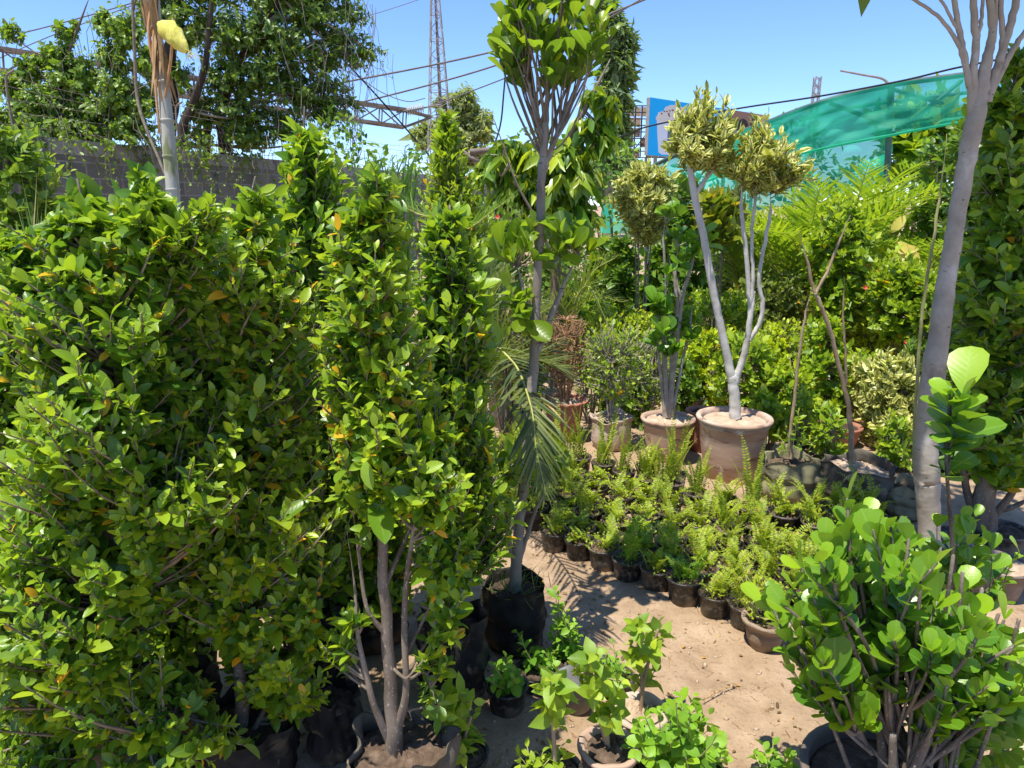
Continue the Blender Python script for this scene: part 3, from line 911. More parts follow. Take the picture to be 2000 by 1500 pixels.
wall = thing('block_wall', 'long grey concrete block boundary wall with a cement cap behind the shrubs', 'wall', (w0[0], w0[1], 0), None, wang)


def wallpart(name, boxes, mat):
    mb = MB()
    for c, s in boxes: box(mb, c, s)
    return mb.build(name, M[mat], wall, smooth=False, origin=np.zeros(3))


wallpart('blockwork', [((wlen / 2, 0, WH / 2 - .1), (wlen, .2, WH - .2))], 'block')
wallpart('coping', [((wlen / 2, 0, WH - .1), (wlen, .215, .2))], 'concrete')
up_ = float(np.dot(gp(388, 300, 2.5)[:2] - w0, wd))
wallpart('pillar', [((up_, -.06, WH / 2), (.55, .3, WH + .02))], 'concrete')
wallpart('pillar', [((up_ + 5.2, -.06, WH / 2), (.55, .3, WH + .02))], 'concrete')

bw = thing('barbed_wire_fence', 'slack rusty barbed wire strands strung on thin posts above the block wall', 'barbed wire', onwall(0, WH))
pm = MB()
ups = np.arange(.6, wlen, 2.9)
for u in ups:
    mb = MB(); tube(mb, [onwall(u, WH - .02), onwall(u, WH + .62), onwall(u + .02, WH + .75, .12)], .014, 6)
    mb.build('post', M['steel'], bw)
for k, z in enumerate((.12, .27, .42, .57, .70)):
    mb = MB(); pts = []
    for i in range(len(ups) - 1):
        for f in np.linspace(0, 1, 7)[:-1]:
            pts.append(onwall(ups[i] + f * 2.9, WH + z - .05 * math.sin(math.pi * f) * (1 + .8 * math.sin(3.7 * i + k)), .02))
    tube(mb, pts, .0035, 4, n=len(pts))
    pts = smooth_path(np.array(pts), len(pts) * 4)[::2]
    b = np.stack([pts + rng.normal(0, .022, pts.shape), pts, pts + rng.normal(0, .022, pts.shape)], 1)
    tubes(mb, b, np.full((len(b), 3), .0028), 3)
    mb.build('strand', M['steel'], bw)


def lattice(mb, a, b, wa, wb, n, leg=.05, br=.03, up=(0, 0, 1), three=False):
    """four-legged lattice boom from a to b; wa, wb its widths"""
    a = np.asarray(a, float); b = np.asarray(b, float); d = nrm(b - a)
    ref = np.asarray(up, float)
    s = nrm(np.cross(d, ref)); u = np.cross(s, d)
    R = []
    for i in range(n + 1):
        f = i / n; c = a * (1 - f) + b * f; w = (wa * (1 - f) + wb * f) / 2
        R.append([c + s * w * x + u * w * y for x, y in ((1, 1), (-1, 1), (-1, -1), (1, -1))])
    for j in range(4): bar(mb, R[0][j], R[-1][j], leg)
    for i in range(n):
        for j in range(4):
            k = (j + 1) % 4
            if i % 2: bar(mb, R[i][j], R[i + 1][k], br)
            else: bar(mb, R[i][k], R[i + 1][j], br)
        if i % 2 == 0:
            for j in range(4): bar(mb, R[i][j], R[i][(j + 1) % 4], br)


py_t = thing('pylon', 'tall narrow rusty lattice pylon rising behind the wall', 'pylon', (at(861, 240, 42)[0], 42, 0))
mb = MB(); tb = at(861, 300, 42); tt = at(850, 0, 42); dirn = (tt - tb) / (tt[2] - tb[2])
bs = tb - dirn * tb[2]; tp = bs + dirn * 15.6
lattice(mb, bs, tp, 1.80, .10, 24, .06, .035, (0, 1, 0))
mb.build('lattice', M['steel_grey'], py_t, smooth=False)
mb = MB(); tube(mb, [bs + np.array([.1, .3, 0]), tp + np.array([.0, .0, -.3])], [.14, .05], 8); mb.build('mast', M['steel'], py_t)

bt = thing('fallen_boom', 'long rusty lattice boom lying almost level across the sky behind the tree', 'steel boom', at(400, 190, 16))
mb = MB()
a0 = at(-140, 96, 15.0); b0 = at(790, 232, 18.5); tipb = at(842, 229, 18.8)
R = []
a0[2] += 0; d = nrm(b0 - a0); s_ = nrm(np.cross(d, [0, 0, 1])); u_ = np.cross(s_, d)
n = 16
for i in range(n + 1):
    c = a0 + (b0 - a0) * i / n
    R.append([c + s_ * .17 * x + u_ * .20 * y for x, y in ((1, 1), (-1, 1), (-1, -1), (1, -1))])
for j in range(4):
    bar(mb, R[0][j], R[-1][j], .06); bar(mb, R[-1][j], tipb, .055)
for i in range(n):
    for j in range(4):
        k = (j + 1) % 4
        bar(mb, R[i][j if i % 2 else k], R[i + 1][k if i % 2 else j], .03)
        bar(mb, R[i + 1][j], R[i + 1][k], .028)
mb.build('lattice', M['steel'], bt, smooth=False)
# insulator string lying on the boom
it = thing('insulator', 'grey ribbed porcelain insulator string lying on the lattice boom', 'insulator', at(812, 213, 18.3))
mb = MB()
i0, i1 = at(794, 216, 18.3), at(828, 210, 18.3)
ax = nrm(i1 - i0); L_ = np.linalg.norm(i1 - i0)
pts = []; rr = []
for k in range(8):
    for f, r_ in ((0, .03), (.35, .12), (.5, .125), (.75, .035)):
        pts.append(i0 + ax * L_ * (k + f) / 8); rr.append(r_)
tubes(mb, np.array(pts), np.array(rr), 12)
mb.build('disc_stack', M['ceramic'], it)
mb = MB(); tube(mb, [i0 - ax * .25, i0, i1, i1 + ax * .4], .018, 6); mb.build('pin', M['steel'], it)

# second stretch of boom further right, low behind the mango tree
b2 = thing('fallen_beam', 'rusty steel beam resting low behind the drooping leaved tree', 'steel beam', at(960, 300, 17))
mb = MB(); tube(mb, [at(918, 297, 17), at(985, 291, 17), at(1030, 286, 17), at(1062, 278, 17)], .07, 8)
bar(mb, at(908, 302, 17), at(938, 318, 17), .09); bar(mb, at(905, 295, 17), at(932, 312, 17), .05); bar(mb, at(938, 318, 17), at(985, 291, 17), .05)
mb.build('beam', M['steel'], b2)


def cable(label, pts, r, mat='cable_grey', cat='cable', group='overhead cables'):
    P = np.array([at(*p) for p in pts])
    mb = MB(); tube(mb, P, r, 6, n=max(12, len(P) * 8))
    o = mb.build('overhead_cable', M[mat], None, origin=P[0])
    tag(o, label, cat, group)


cable('topmost thick wire from the tree across the pylon to the upper sky', [(640, 166, 24), (685, 158, 24), (850, 126, 24), (985, 95, 24), (1120, 55, 24), (1262, -2, 24)], .030)
cable('middle wire rising from the tree across the pylon behind the topiary crown', [(640, 216, 24), (725, 195, 24), (860, 160, 24), (985, 122, 24), (1130, 66, 24), (1250, 0, 24)], .028)
cable('lower wire rising from the insulator past the yellowish far tree', [(828, 211, 18.4), (870, 197, 19), (960, 163, 20), (1050, 128, 21)], .018)
cable('steep black stay wire crossing in front of the boom down to the wall', [(640, 85, 14), (700, 148, 14), (770, 225, 14), (845, 312, 14)], .016, 'cable')
cable('thin sagging wire loop hanging between tree and pylon', [(600, 106, 17), (690, 145, 17), (745, 180, 17), (795, 198, 17), (830, 192, 17)], .010)
cable('hanging slack black cable curling down left of the topiary trunk', [(990, 112, 15), (984, 180, 15), (978, 240, 15), (965, 282, 15), (945, 312, 15)], .018, 'cable')
cable('faint highest thin wire left of the pylon', [(690, 40, 40), (780, 12, 40), (850, -12, 40)], .016)
cable('black cable running above the green shade net to the forked tree', [(1150, 284, 12), (1225, 263, 11), (1270, 246, 10.6), (1430, 214, 9.8), (1600, 188, 9.2), (1760, 158, 8.6), (1880, 130, 8.2), (2080, 92, 7.6)], .011, 'cable')
cable('thin wire slanting across the upper left corner', [(-20, 80, 20), (120, 45, 20), (300, -6, 20)], .016)
cable('second thin wire slanting below the upper left corner wire', [(-20, 122, 20), (100, 70, 20), (260, 10, 20)], .012)
cable('thin hanging wire right of the topiary trunk', [(1052, 200, 15), (1046, 240, 15), (1040, 285, 15)], .012, 'cable')

# far trees
def fartree(label, trunkpx, Y, blobs, n, leaf, mat, name='far_tree', twig='twig', group=None, T=LO, base_r=.2):
    c0 = at(trunkpx[0], 330, Y)
    t = thing(name, label, 'tree', (c0[0], Y, 0), group)
    mt = MB(); ml = MB()
    top = at(trunkpx[1][0], trunkpx[1][1], Y)
    b_ = np.array([c0[0], Y, -.1])
    ax = smooth_path([b_, b_ * .5 + top * .5 + np.array([.02 * Y * .2, 0, 0]), top], 14)
    tubes(mt, ax, np.linspace(base_r, base_r * .15, 14), 8)
    for cx, cy, rx, ry in blobs:
        k = max(6, int(n * rx * ry / sum(b[2] * b[3] for b in blobs)))
        c = at(cx, cy, Y); mp = pxm(cy, Y)
        v = nrm(rng.normal(0, 1, (k, 3))) * (rng.uniform(.15, 1, (k, 1)) ** .45)
        v *= 1 + .34 * np.sin(4 * np.arctan2(v[:, 0], v[:, 2]) + cx)[:, None]
        tips = c + v * np.array([rx * mp, rx * mp, ry * mp])
        zz = np.clip(c[2] - ry * mp * 1.1, ax[2, 2], ax[-1, 2])
        hub = axis_point(ax, np.array([zz]))[0]
        tube(mt, [hub, hub * .4 + c * .6 - np.array([0, 0, ry * mp * .3]), c], [base_r * .3, base_r * .2, base_r * .06], 5)
        hubs = np.stack([c - np.array([0, 0, ry * mp * .5])] * k) * .5 + tips * .5 + rng.normal(0, .1 * rx * mp, (k, 3))
        sprays(mt, ml, tips, hubs, 11, .1, leaf, T, r0=base_r * .05, r1=base_r * .02, K=4, theta=65, up=-.1, jit=.5, sides=3, droop=.3, grav=.5)
    mt.build('trunk', M[twig], t); ml.build('crown', M[mat], t)
    return t


fartree('pale yellowish far tree right behind the pylon', (885, (905, 190)), 60, [(905, 195, 30, 28), (880, 250, 45, 40), (935, 245, 30, 32), (905, 290, 50, 40), (830, 262, 26, 26), (915, 225, 25, 22), (860, 200, 12, 20)], 1000, (.50, .10), 'eucalyptus', base_r=.35)
fartree('tall weeping grey green tree behind the topiary crown beside the hoarding', (1190, (1195, 60)), 40, [(1195, 60, 38, 40), (1205, 120, 36, 45), (1200, 180, 32, 45), (1205, 240, 28, 45), (1195, 300, 38, 45), (1222, 90, 20, 30), (1180, 20, 26, 26)], 1300, (.45, .07), 'eucalyptus_green', base_r=.3)
for k, (x0, x1, yb, Y_, m_, lb) in enumerate([(960, 1060, 300, 75, 'eucalyptus_green', 'low far row of grey green trees seen under the hanging cable'), (1120, 1240, 300, 70, 'eucalyptus_green', 'low far trees at the foot of the blue hoarding'),
                                     (600, 830, 318, 80, 'eucalyptus', 'low hazy far trees seen through the barbed wire')]):
    fartree(lb, ((x0 + x1) / 2, ((x0 + x1) / 2, yb + 5)), Y_, [(x, yb + 45 + 12 * math.sin(x), 32, 34) for x in range(x0, x1 + 1, 34)], 420, (.8, .22), m_, base_r=.3)

# ------------------------------------------------------------------ hoardings
HB = thing('advertising_hoarding', 'large blue hoarding showing a white ice cream tub beside a brown couple picture', 'billboard', (at(1271, 300, 55)[0], 55, 0))
h0 = at(1270, 190, 55); h1 = at(1503, 213, 66)
hz1 = h0[2]; hz0 = at(1267, 303, 55)[2]
hu = (h1 - h0); hu[2] = 0; HW = np.linalg.norm(hu); hu = hu / HW; HHt = hz1 - hz0
hn = np.array([hu[1], -hu[0], 0])


def hp(u, v, k=0):
    return np.array([h0[0], h0[1], hz0]) + hu * u * HW + np.array([0, 0, 1]) * v * HHt + hn * (.012 * k)


def hshape(name, uv, mat, k, parent=HB):
    mb = MB(); n = len(uv)
    V = [hp(u, v, k) for u, v in uv] + [hp(u, v, k - .8) for u, v in uv]
    c = np.mean([hp(u, v, k) for u, v in uv], axis=0); V.append(c)
    mb.add(V, [[i, (i + 1) % n, n + (i + 1) % n, n + i] for i in range(n)], [[i, (i + 1) % n, 2 * n] for i in range(n)])
    return mb.build(name, mat, parent, smooth=False)


def ell(cx, cy, rx, ry, n=22, a0=0, a1=2 * math.pi):
    return [(cx + rx * math.cos(a0 + (a1 - a0) * i / n), cy + ry * math.sin(a0 + (a1 - a0) * i / n)) for i in range(n + (a1 - a0 < 6.2))]


sky_b = plain('printed_blue', (.0, .47, .95)); white_b = plain('printed_white', (.74, .80, .86)); navy_b = plain('printed_navy', (.035, .12, .50)); brown_b = plain('printed_brown', (.30, .18, .11))
cream_b = plain('printed_cream', (.72, .70, .62)); skin_b = plain('printed_skin', (.55, .30, .21)); hair_b = plain('printed_hair', (.03, .018, .014)); tan_b = plain('printed_tan', (.55, .36, .20)); choc_b = plain('printed_chocolate', (.16, .07, .03))
mb = MB(); box(mb, hp(.5, .5, -14), (1, 1, 1), R=np.column_stack([hu * HW, hn * .3, np.array([0, 0, HHt])]))
mb.build('backing_board', M['steel_grey'], HB, smooth=False)
hshape('blue_panel', [(0, 0), (.645, 0), (.645, 1), (0, 1)], sky_b, 1)
hshape('picture_panel', [(.648, 0), (1, 0), (1, 1), (.648, 1)], brown_b, 1)
hshape('picture_background', [(.80, 0), (1, 0), (1, 1), (.86, 1)], tan_b, 2)
hshape('tub', [(.075, .06), (.10, .03), (.31, .03), (.335, .06), (.355, .66), (.05, .66)], white_b, 2)
hshape('tub_lid', [(.045, .62), (.36, .62), (.362, .69), (.043, .69)], cream_b, 3)
hshape('whipped_top', [(.055, .69), (.06, .76), (.10, .80), (.11, .87), (.15, .92), (.20, .94), (.25, .90), (.28, .83), (.31, .79), (.345, .75), (.35, .69)], cream_b, 2)
fl = MB()
for k in range(26):
    u = rng.uniform(.08, .32); v = rng.uniform(.70, .80 + .10 * (1 - abs(u - .2) / .12)); w = .006
    fl.add([hp(u - w, v, 3), hp(u + w, v - .01, 3), hp(u + w * .6, v + .02, 3), hp(u - w * .8, v + .015, 3)], [[0, 1, 2, 3]])
fl.build('sprinkles', choc_b, HB, smooth=False)
hshape('label', [(.135, .10), (.16, .06), (.33, .05), (.345, .09), (.352, .58), (.33, .61), (.16, .61), (.135, .56)], navy_b, 3)
hshape('label_swirl', [(.14, .14), (.20, .30), (.27, .22), (.345, .28), (.345, .09), (.33, .05), (.17, .06)], white_b, 4)
hshape('biscuit', ell(.195, .215, .022, .045, 10), choc_b, 5)
# the one letter of the label that the leaves leave free: C
cm = MB(); A1 = np.linspace(math.radians(50), math.radians(310), 14)
V = [hp(.20 + .026 * math.cos(a), .475 + .055 * math.sin(a), 4) for a in A1] + [hp(.20 + .016 * math.cos(a), .475 + .036 * math.sin(a), 4) for a in A1]
cm.add(V, [[i, i + 1, 15 + i, 14 + i] for i in range(13)]).build('letter', white_b, HB, smooth=False)
for cx, cy, hr, longhair in ((.755, .60, .045, True), (.875, .70, .048, False)):
    hshape('hair', ell(cx, cy + .04, hr * 1.25, .22) if longhair else ell(cx, cy + .06, hr * 1.1, .17), hair_b, 3)
    hshape('face', ell(cx, cy - .04, hr * .85, .16), skin_b, 4)
    for s in (-1, 1): hshape('eye', ell(cx + s * hr * .35, cy - .01, hr * .16, .014, 8), hair_b, 5)
    hshape('mouth', ell(cx, cy - .115, hr * .3, .012, 8), choc_b, 5)
    hshape('shoulders', [(cx - .075, 0), (cx + .075, 0), (cx + .07, .28), (cx + .03, .38), (cx - .03, .38), (cx - .07, .28)], choc_b if longhair else navy_b, 2.4)
for u in (.08, .36, .64, .92):
    mb = MB(); a_ = hp(u, 0, -26); bar(mb, (a_[0], a_[1], -.1), hp(u, 1, -26), .25); mb.build('post', M['steel_grey'], HB, smooth=False)

H2 = thing('rear_hoarding', 'dark steel scaffold back of a second hoarding left of the blue one', 'hoarding', (at(1250, 308, 62)[0], 62, 0))
c0 = at(1229, 207, 62); c1 = at(1300, 308, 62); xw = c1[0] - c0[0]; zh = c0[2] - c1[2]
mb = MB()
for i in range(7): bar(mb, (c0[0] + xw * i / 6, 62, c1[2]), (c0[0] + xw * i / 6, 62, c0[2]), .10)
for i in range(9): bar(mb, (c0[0], 61.9, c1[2] + zh * i / 8), (c1[0], 61.9, c1[2] + zh * i / 8), .08)
bar(mb, (c0[0], 61.8, c1[2]), (c1[0], 61.8, c0[2]), .08)
mb.build('steel_grid', M['bark_dark'], H2, smooth=False)
mb = MB()
for i in range(6):
    for j in range(5):
        if rng.uniform() < .85: box(mb, (c0[0] + xw * (i + .5) / 6, 62.4, c1[2] + zh * (j + .5) / 5), (xw / 6 * .93, .05, zh / 5 * .9))
mb.build('sheet_backing', M['soil_pale'], H2, smooth=False)
for i in (0, 3, 6):
    mb = MB(); bar(mb, (c0[0] + xw * i / 6, 62.2, -.1), (c0[0] + xw * i / 6, 62.2, c1[2]), .2); mb.build('post', M['steel'], H2, smooth=False)

mt_ = thing('lattice_mast', 'thin far lattice mast standing above the green net', 'mast', (at(1597, 195, 60)[0], 60, 0))
mb = MB(); p_ = at(1597, 150, 60); lattice(mb, (p_[0], 60, -.1), (p_[0], 60, p_[2]), .55, .42, 34, .07, .05, (0, 1, 0)); mb.build('lattice', M['steel_grey'], mt_, smooth=False)
lp = thing('street_lamp', 'grey street lamp pole with a long bent arm above the green net', 'street lamp', (at(1737, 165, 30)[0], 30, 0))
mb = MB(); q_ = at(1737, 172, 30); tube(mb, [(q_[0], 30, -.1), (q_[0], 30, q_[2] * .6), q_], [.11, .09, .07], 8); mb.build('pole', M['steel_grey'], lp)
mb = MB(); tube(mb, [q_, at(1731, 159, 30), at(1718, 152, 30), at(1690, 147, 30), at(1642, 138, 30)], [.06, .055, .05, .045, .04], 8); mb.build('arm', M['steel_grey'], lp)

# ------------------------------------------------------------------ trees behind the wall
def bigtree(name, label, Y, trunks, blobs, n, nl, leaf, mat, group=None, T=MID, grav=.35, wood='bark', cat='tree', tl=.25, up=-.1, hang=0, r0=.016):
    b = at(trunks[0][0][0], trunks[0][0][1], Y)
    t = thing(name, label, cat, (b[0], Y, 0), group)
    mt = MB(); ml = MB(); mw = MB(); hubs = []
    for tr in trunks:
        p = np.array([at(x, y, Y + dy) for x, y, hw, dy in tr]); r = np.array([hw * pxm(y, Y) for x, y, hw, dy in tr])
        p = np.vstack([[p[0][0], p[0][1], -.1], p]); r = np.concatenate([[r[0] * 1.2], r])
        tube(mt, np.vstack([p, p[-1] + (p[-1] - p[-2]) * .8]), np.concatenate([r, [.004]]), 8); sp_ = smooth_path(p, 24); hubs.append(sp_[8:])
    hubs = np.concatenate(hubs)
    tot = sum(b_[2] * b_[3] for b_ in blobs)
    for cx, cy, rx, ry in blobs:
        k = max(5, int(n * rx * ry / tot)); c = at(cx, cy, Y); mp = pxm(cy, Y)
        v = nrm(rng.normal(0, 1, (k, 3))) * (rng.uniform(.1, 1, (k, 1)) ** .5)
        v *= np.where(rng.uniform(0, 1, (k, 1)) < .22, rng.uniform(1.1, 1.55, (k, 1)), .9)
        tips = c + v * np.array([rx, rx, ry]) * mp
        h = hubs[np.argmin(np.linalg.norm(hubs - c, axis=1) + np.where(hubs[:, 2] > c[2], .6, 0))]
        tube(mw, [h, h * .5 + c * .5 + np.array([0, 0, -.1]), c], [r0 * 1.8, r0 * 1.3, r0 * .7], 5)
        m1 = h * .35 + c * .65
        mid = m1[None] * .55 + tips * .45 + rng.normal(0, .05, (k, 3))
        sprays(mw, ml, tips, mid, nl, tl, leaf, T, r0=r0 * .5, r1=.002, K=5, theta=70, up=up, jit=.35, grav=grav, sides=3, droop=.25)
        if hang:
            hp_ = c + nrm(rng.normal(0, 1, (hang, 3))) * np.array([rx, rx, ry * .6]) * mp
            ln = rng.uniform(.3, 1.1, (hang, 1, 1)); s = np.linspace(0, 1, 6)[None, :, None]
            path = hp_[:, None] + np.array([0, 0, -1.]) * s * ln + rng.normal(0, .03, (hang, 6, 3)) + rng.normal(0, .18, (hang, 1, 3)) * s
            tubes(mw, path, np.full((hang, 6), .005), 3)
    mt.build('trunk', M[wood], t); mw.build('branches', M['twig_grey'], t); ml.build('crown', M[mat], t)
    return t


bigtree('spreading_tree', 'big dark spreading tree with hanging twigs behind the block wall', 13.5,
        [[(330, 290, 15, 0), (335, 200, 15, 0), (330, 120, 13, 0), (345, 30, 10, 0), (360, -80, 7, 0)],
         [(440, 285, 13, .3), (430, 220, 12, .3), (455, 150, 9, .2), (490, 80, 7, 0), (540, 10, 5, -.2), (580, -60, 4, -.3)],
         [(355, 290, 9, -.3), (375, 210, 8, -.3), (400, 130, 6, -.5), (410, 40, 5, -.6)],
         [(405, 290, 8, .6), (400, 230, 7, .6), (300, 60, 5, .9)]],
        [(330, -60, 90, 60), (430, -40, 100, 60), (540, -20, 90, 60), (620, 30, 80, 55), (560, 80, 90, 55), (470, 60, 100, 60), (370, 40, 80, 55), (640, 110, 60, 45), (690, 70, 45, 35), (735, 105, 28, 22), (700, 120, 30, 20),
         (540, 150, 80, 50), (450, 150, 80, 55), (610, 180, 60, 40), (660, 170, 35, 28), (500, 220, 70, 45), (580, 240, 50, 35), (650, 230, 40, 26), (690, 215, 20, 14), (620, 275, 35, 20), (400, 220, 50, 40), (470, 260, 50, 30),
         (700, 20, 40, 30), (300, 20, 50, 50), (340, 150, 45, 40), (640, -30, 60, 40), (520, 265, 40, 25), (380, 265, 45, 25), (640, 205, 45, 30)], 1900, 14, (.090, .025), 'tree', hang=9, wood='bark_dark')
bigtree('vine_tree', 'bright airy creeper covered tree at the left edge above the block wall', 11.0,
        [[(95, 300, 8, 0), (110, 220, 7, 0), (120, 140, 5, 0), (150, 60, 3, 0)], [(215, 290, 6, .2), (220, 200, 5, .2), (240, 110, 4, .2), (260, 20, 3, .2)]],
        [(30, 230, 60, 45), (90, 190, 60, 45), (150, 150, 60, 50), (100, 250, 70, 40), (190, 220, 60, 45), (240, 180, 50, 50), (260, 250, 45, 30), (170, 265, 60, 30), (40, 285, 55, 40), (110, 110, 40, 30), (60, 130, 30, 25), (220, 110, 35, 40),
         (250, 60, 35, 40), (200, 40, 25, 30), (130, 60, 25, 18), (20, 160, 30, 30), (290, 120, 25, 40), (280, 200, 30, 40), (130, 215, 55, 35), (10, 60, 20, 18)], 1700, 14, (.070, .024), 'vine', T=MID, hang=5, r0=.009)
# thick dark liana in front of the tree
mb = MB(); P = np.array([at(258, -20, 9.5), at(262, 80, 9.5), at(268, 190, 9.5), at(285, 250, 9.4), at(310, 310, 9.3), at(330, 360, 9.2)])
tube(mb, P, [.018, .019, .021, .019, .018, .016], 8)
tag(mb.build('liana', M['twig'], None, origin=P[-1]), 'thick dark liana hanging left of the pale cane stalk', 'vine')

wc = thing('wall_creeper', 'wispy creeper trailing down over the cap of the block wall at left', 'creeper', onwall(3.2, WH))
mw = MB(); ml = MB(); n = 170
u0 = rng.uniform(.2, 8.6, n); A0 = np.array([onwall(u, WH + rng.uniform(-.05, .35), rng.uniform(.02, .2)) for u in u0]); B0 = np.array([onwall(u + rng.normal(0, .35), WH - rng.gamma(2, .28), rng.uniform(.15, .5)) for u in u0])
sprays(mw, ml, B0, A0, 14, .05, (.065, .020), MID, r0=.005, theta=70, up=-.2, grav=.4, bulge=-.2, jit=.4)
mw.build('branches', M['twig'], wc); ml.build('foliage', M['vine'], wc)

# pale cane stalk with sheath and net bag
cp = thing('cane_stalk', 'tall pale dead cane stalk with dry brown sheath at its top', 'dead plant', (at(345, 600, 4.6)[0], 4.6, 0))
mb = MB()
P = [np.array([at(352, 700, 4.6)[0], 4.6, -.05]), at(345, 480, 4.6), at(336, 350, 4.6), at(328, 260, 4.6), at(319, 170, 4.6), at(308, 80, 4.6), at(300, -40, 4.6)]
tube(mb, P, [.05, .042, .040, .040, .034, .030, .026], 10, n=40)
for k, (x, y) in enumerate([(338, 370), (332, 305), (326, 235), (318, 160)]):
    c_ = at(x, y, 4.6); lathe(mb, [(.036, -.012), (.046, 0), (.036, .012)], c_, 12)
mb.build('stalk', M['cane'], cp)
mb = MB(); ml = MB()
for x0, x1, y0, y1 in ((296, 312, 90, 260), (288, 318, 60, 200), (330, 322, 95, 190)):
    tube(mb, [at(x0 + 8, y0 - 60, 4.55), at(x0 + 4, y0 + 20, 4.55), at(x1, y1, 4.57)], [.008, .010, .006], 5)
mb.build('split_stem', M['bamboo'], cp)
P0 = np.array([at(300 + rng.uniform(-8, 12), 62 + rng.uniform(-12, 14), 4.55 + rng.uniform(-.05, .05)) for _ in range(46)])
leaves(ml, P0, rng.normal(0, .10, (46, 3)) + np.array([0, 0, 1.]) * rng.choice([1, 1, 1, 1, -1], (46, 1)), rng.normal(0, 1, (46, 3)), rng.uniform(.16, .45, 46), .014, STRAP, .1, .3)
ml.build('dry_sheath', M['straw'], cp)
nb = thing('net_bag', 'torn yellow net bag tied to the top of the pale cane stalk', 'net bag', at(312, 48, 4.5))
mb = MB()
pa, pb = at(308, 46, 4.5), at(366, 102, 4.45)
K = 12; path = np.array([pa * (1 - s) + pb * s + np.array([0, 0, .02 * math.sin(math.pi * s)]) for s in np.linspace(0, 1, K)])
rad_ = np.array([.012, .03, .044, .052, .056, .054, .055, .052, .048, .040, .030, .012])
n_s = 14; tan = nrm(np.gradient(path, axis=0)); sd = nrm(np.cross(tan, [0, 1, 0])); uu = np.cross(sd, tan); an = np.linspace(0, 2 * np.pi, n_s, endpoint=False)
V = path[:, None] + (sd[:, None] * np.cos(an)[None, :, None] * 1.0 + uu[:, None] * np.sin(an)[None, :, None] * .6) * (rad_[:, None] * (1 + rng.normal(0, .12, (K, n_s))))[..., None]
ix = np.arange(K * n_s).reshape(K, n_s)
mb.add(V, np.stack([ix[:-1], np.roll(ix[:-1], -1, 1), np.roll(ix[1:], -1, 1), ix[1:]], -1).reshape(-1, 4)); mb.build('netting', M['netbag'], nb)
mb = MB(); s_ = pb[None] + rng.normal(0, .012, (22, 3)); e_ = s_ + (pb - pa)[None] * rng.uniform(.05, .22, (22, 1)) + rng.normal(0, .02, (22, 3))
tubes(mb, np.stack([s_, (s_ + e_) / 2, e_], 1), np.full((22, 3), .0018), 3); mb.build('frayed_end', M['netbag'], nb)

# ------------------------------------------------------------------ shade net on its frame
sf = thing('pipe_structure', 'dark green pipe frame with one tall post carrying the shade net', 'pipe frame', (at(1725, 400, 9.6)[0], 9.6, 0))
beam_px = [(1178, 398, 14.5), (1235, 350, 13.4), (1300, 312, 12.4), (1400, 274, 11.3), (1490, 242, 10.6), (1565, 213, 10.2), (1640, 189, 9.9), (1740, 166, 9.6), (1830, 153, 9.5), (1960, 136, 9.4)]
beam = smooth_path([at(*p) for p in beam_px], 40)
mb = MB(); tube(mb, beam, .035, 8, n=60); mb.build('ridge_pipe', M['pipe'], sf)
mb = MB(); pt_ = at(1741, 168, 9.6); tube(mb, [pt_, at(1733, 330, 9.6), at(1722, 520, 9.6), np.array([at(1716, 640, 9.6)[0], 9.6, -.1])], .040, 10); mb.build('post', M['pipe'], sf)
for a_, b_ in (((1620, 201, 10.0), (1742, 247, 9.65)), ((1745, 175, 9.65), (1840, 202, 9.6)), ((1768, 248, 9.7), (1878, 158, 9.55)), ((1775, 180, 9.65), (1752, 252, 9.66))):
    mb = MB(); tube(mb, [at(*a_), at(*b_)], .026, 8); mb.build('brace', M['pipe'], sf)
mb = MB(); tube(mb, [at(1560, 236, 10.6), at(1640, 214, 10.4), at(1760, 196, 10.2), at(1900, 180, 10.0)], .024, 8); mb.build('rear_pipe', M['pipe'], sf)


def sheet(name, top, bot, n, k, rip, parent, seed=0, fold=2.0):
    top = smooth_path(top, n); bot = smooth_path(bot, n)
    f = np.linspace(0, 1, k)[None, :, None]
    V = top[:, None] * (1 - f) + bot[:, None] * f
    u = np.linspace(0, 1, n)[:, None]; g_ = np.linspace(0, 1, k)[None]
    r_ = rip * (np.sin(9 * fold * u + 5 * g_ + seed) + .6 * np.sin(17 * fold * u - 9 * g_ + 2 * seed) + .5 * np.sin(31 * u + 21 * g_)) * np.sin(np.pi * np.clip(g_ * .8 + .1, 0, 1))
    sagz = -.09 * np.sin(np.pi * g_) * (1 + .6 * np.sin(8 * u + seed))
    V[..., 1] += r_; V[..., 2] += sagz + .3 * r_
    ix = np.arange(n * k).reshape(n, k)
    mb = MB(); mb.add(V, np.stack([ix[:-1, :-1], ix[1:, :-1], ix[1:, 1:], ix[:-1, 1:]], -1).reshape(-1, 4))
    return mb.build(name, M['net'], parent)


sn = thing('shade_net', 'translucent green shade net sagging from a curved pipe', 'shade net', at(1490, 242, 10.6))
o1 = [at(px, py - 2, Y - .05) for px, py, Y in beam_px[3:]]
hem = [(1375, 356, 11.0), (1480, 318, 10.4), (1560, 301, 10.1), (1640, 283, 9.8), (1740, 264, 9.5), (1850, 243, 9.4), (1960, 226, 9.3)]
sheet('front_flap', o1, [at(*p) for p in hem], 90, 22, .035, sn, 1)
mb = MB(); tube(mb, [at(x, y, Y - .03) for x, y, Y in hem], .018, 6, n=60); mb.build('hem', M['net'], sn)
sheet('rear_sheet', [at(px, py, Y + .06) for px, py, Y in beam_px[:8]], [at(1165, 455, 13.8), at(1240, 455, 12.9), at(1310, 440, 12.0), at(1400, 425, 11.2), at(1490, 410, 10.8), at(1565, 400, 10.6), at(1640, 380, 10.4), at(1740, 360, 10.2)], 90, 26, .06, sn, 4)
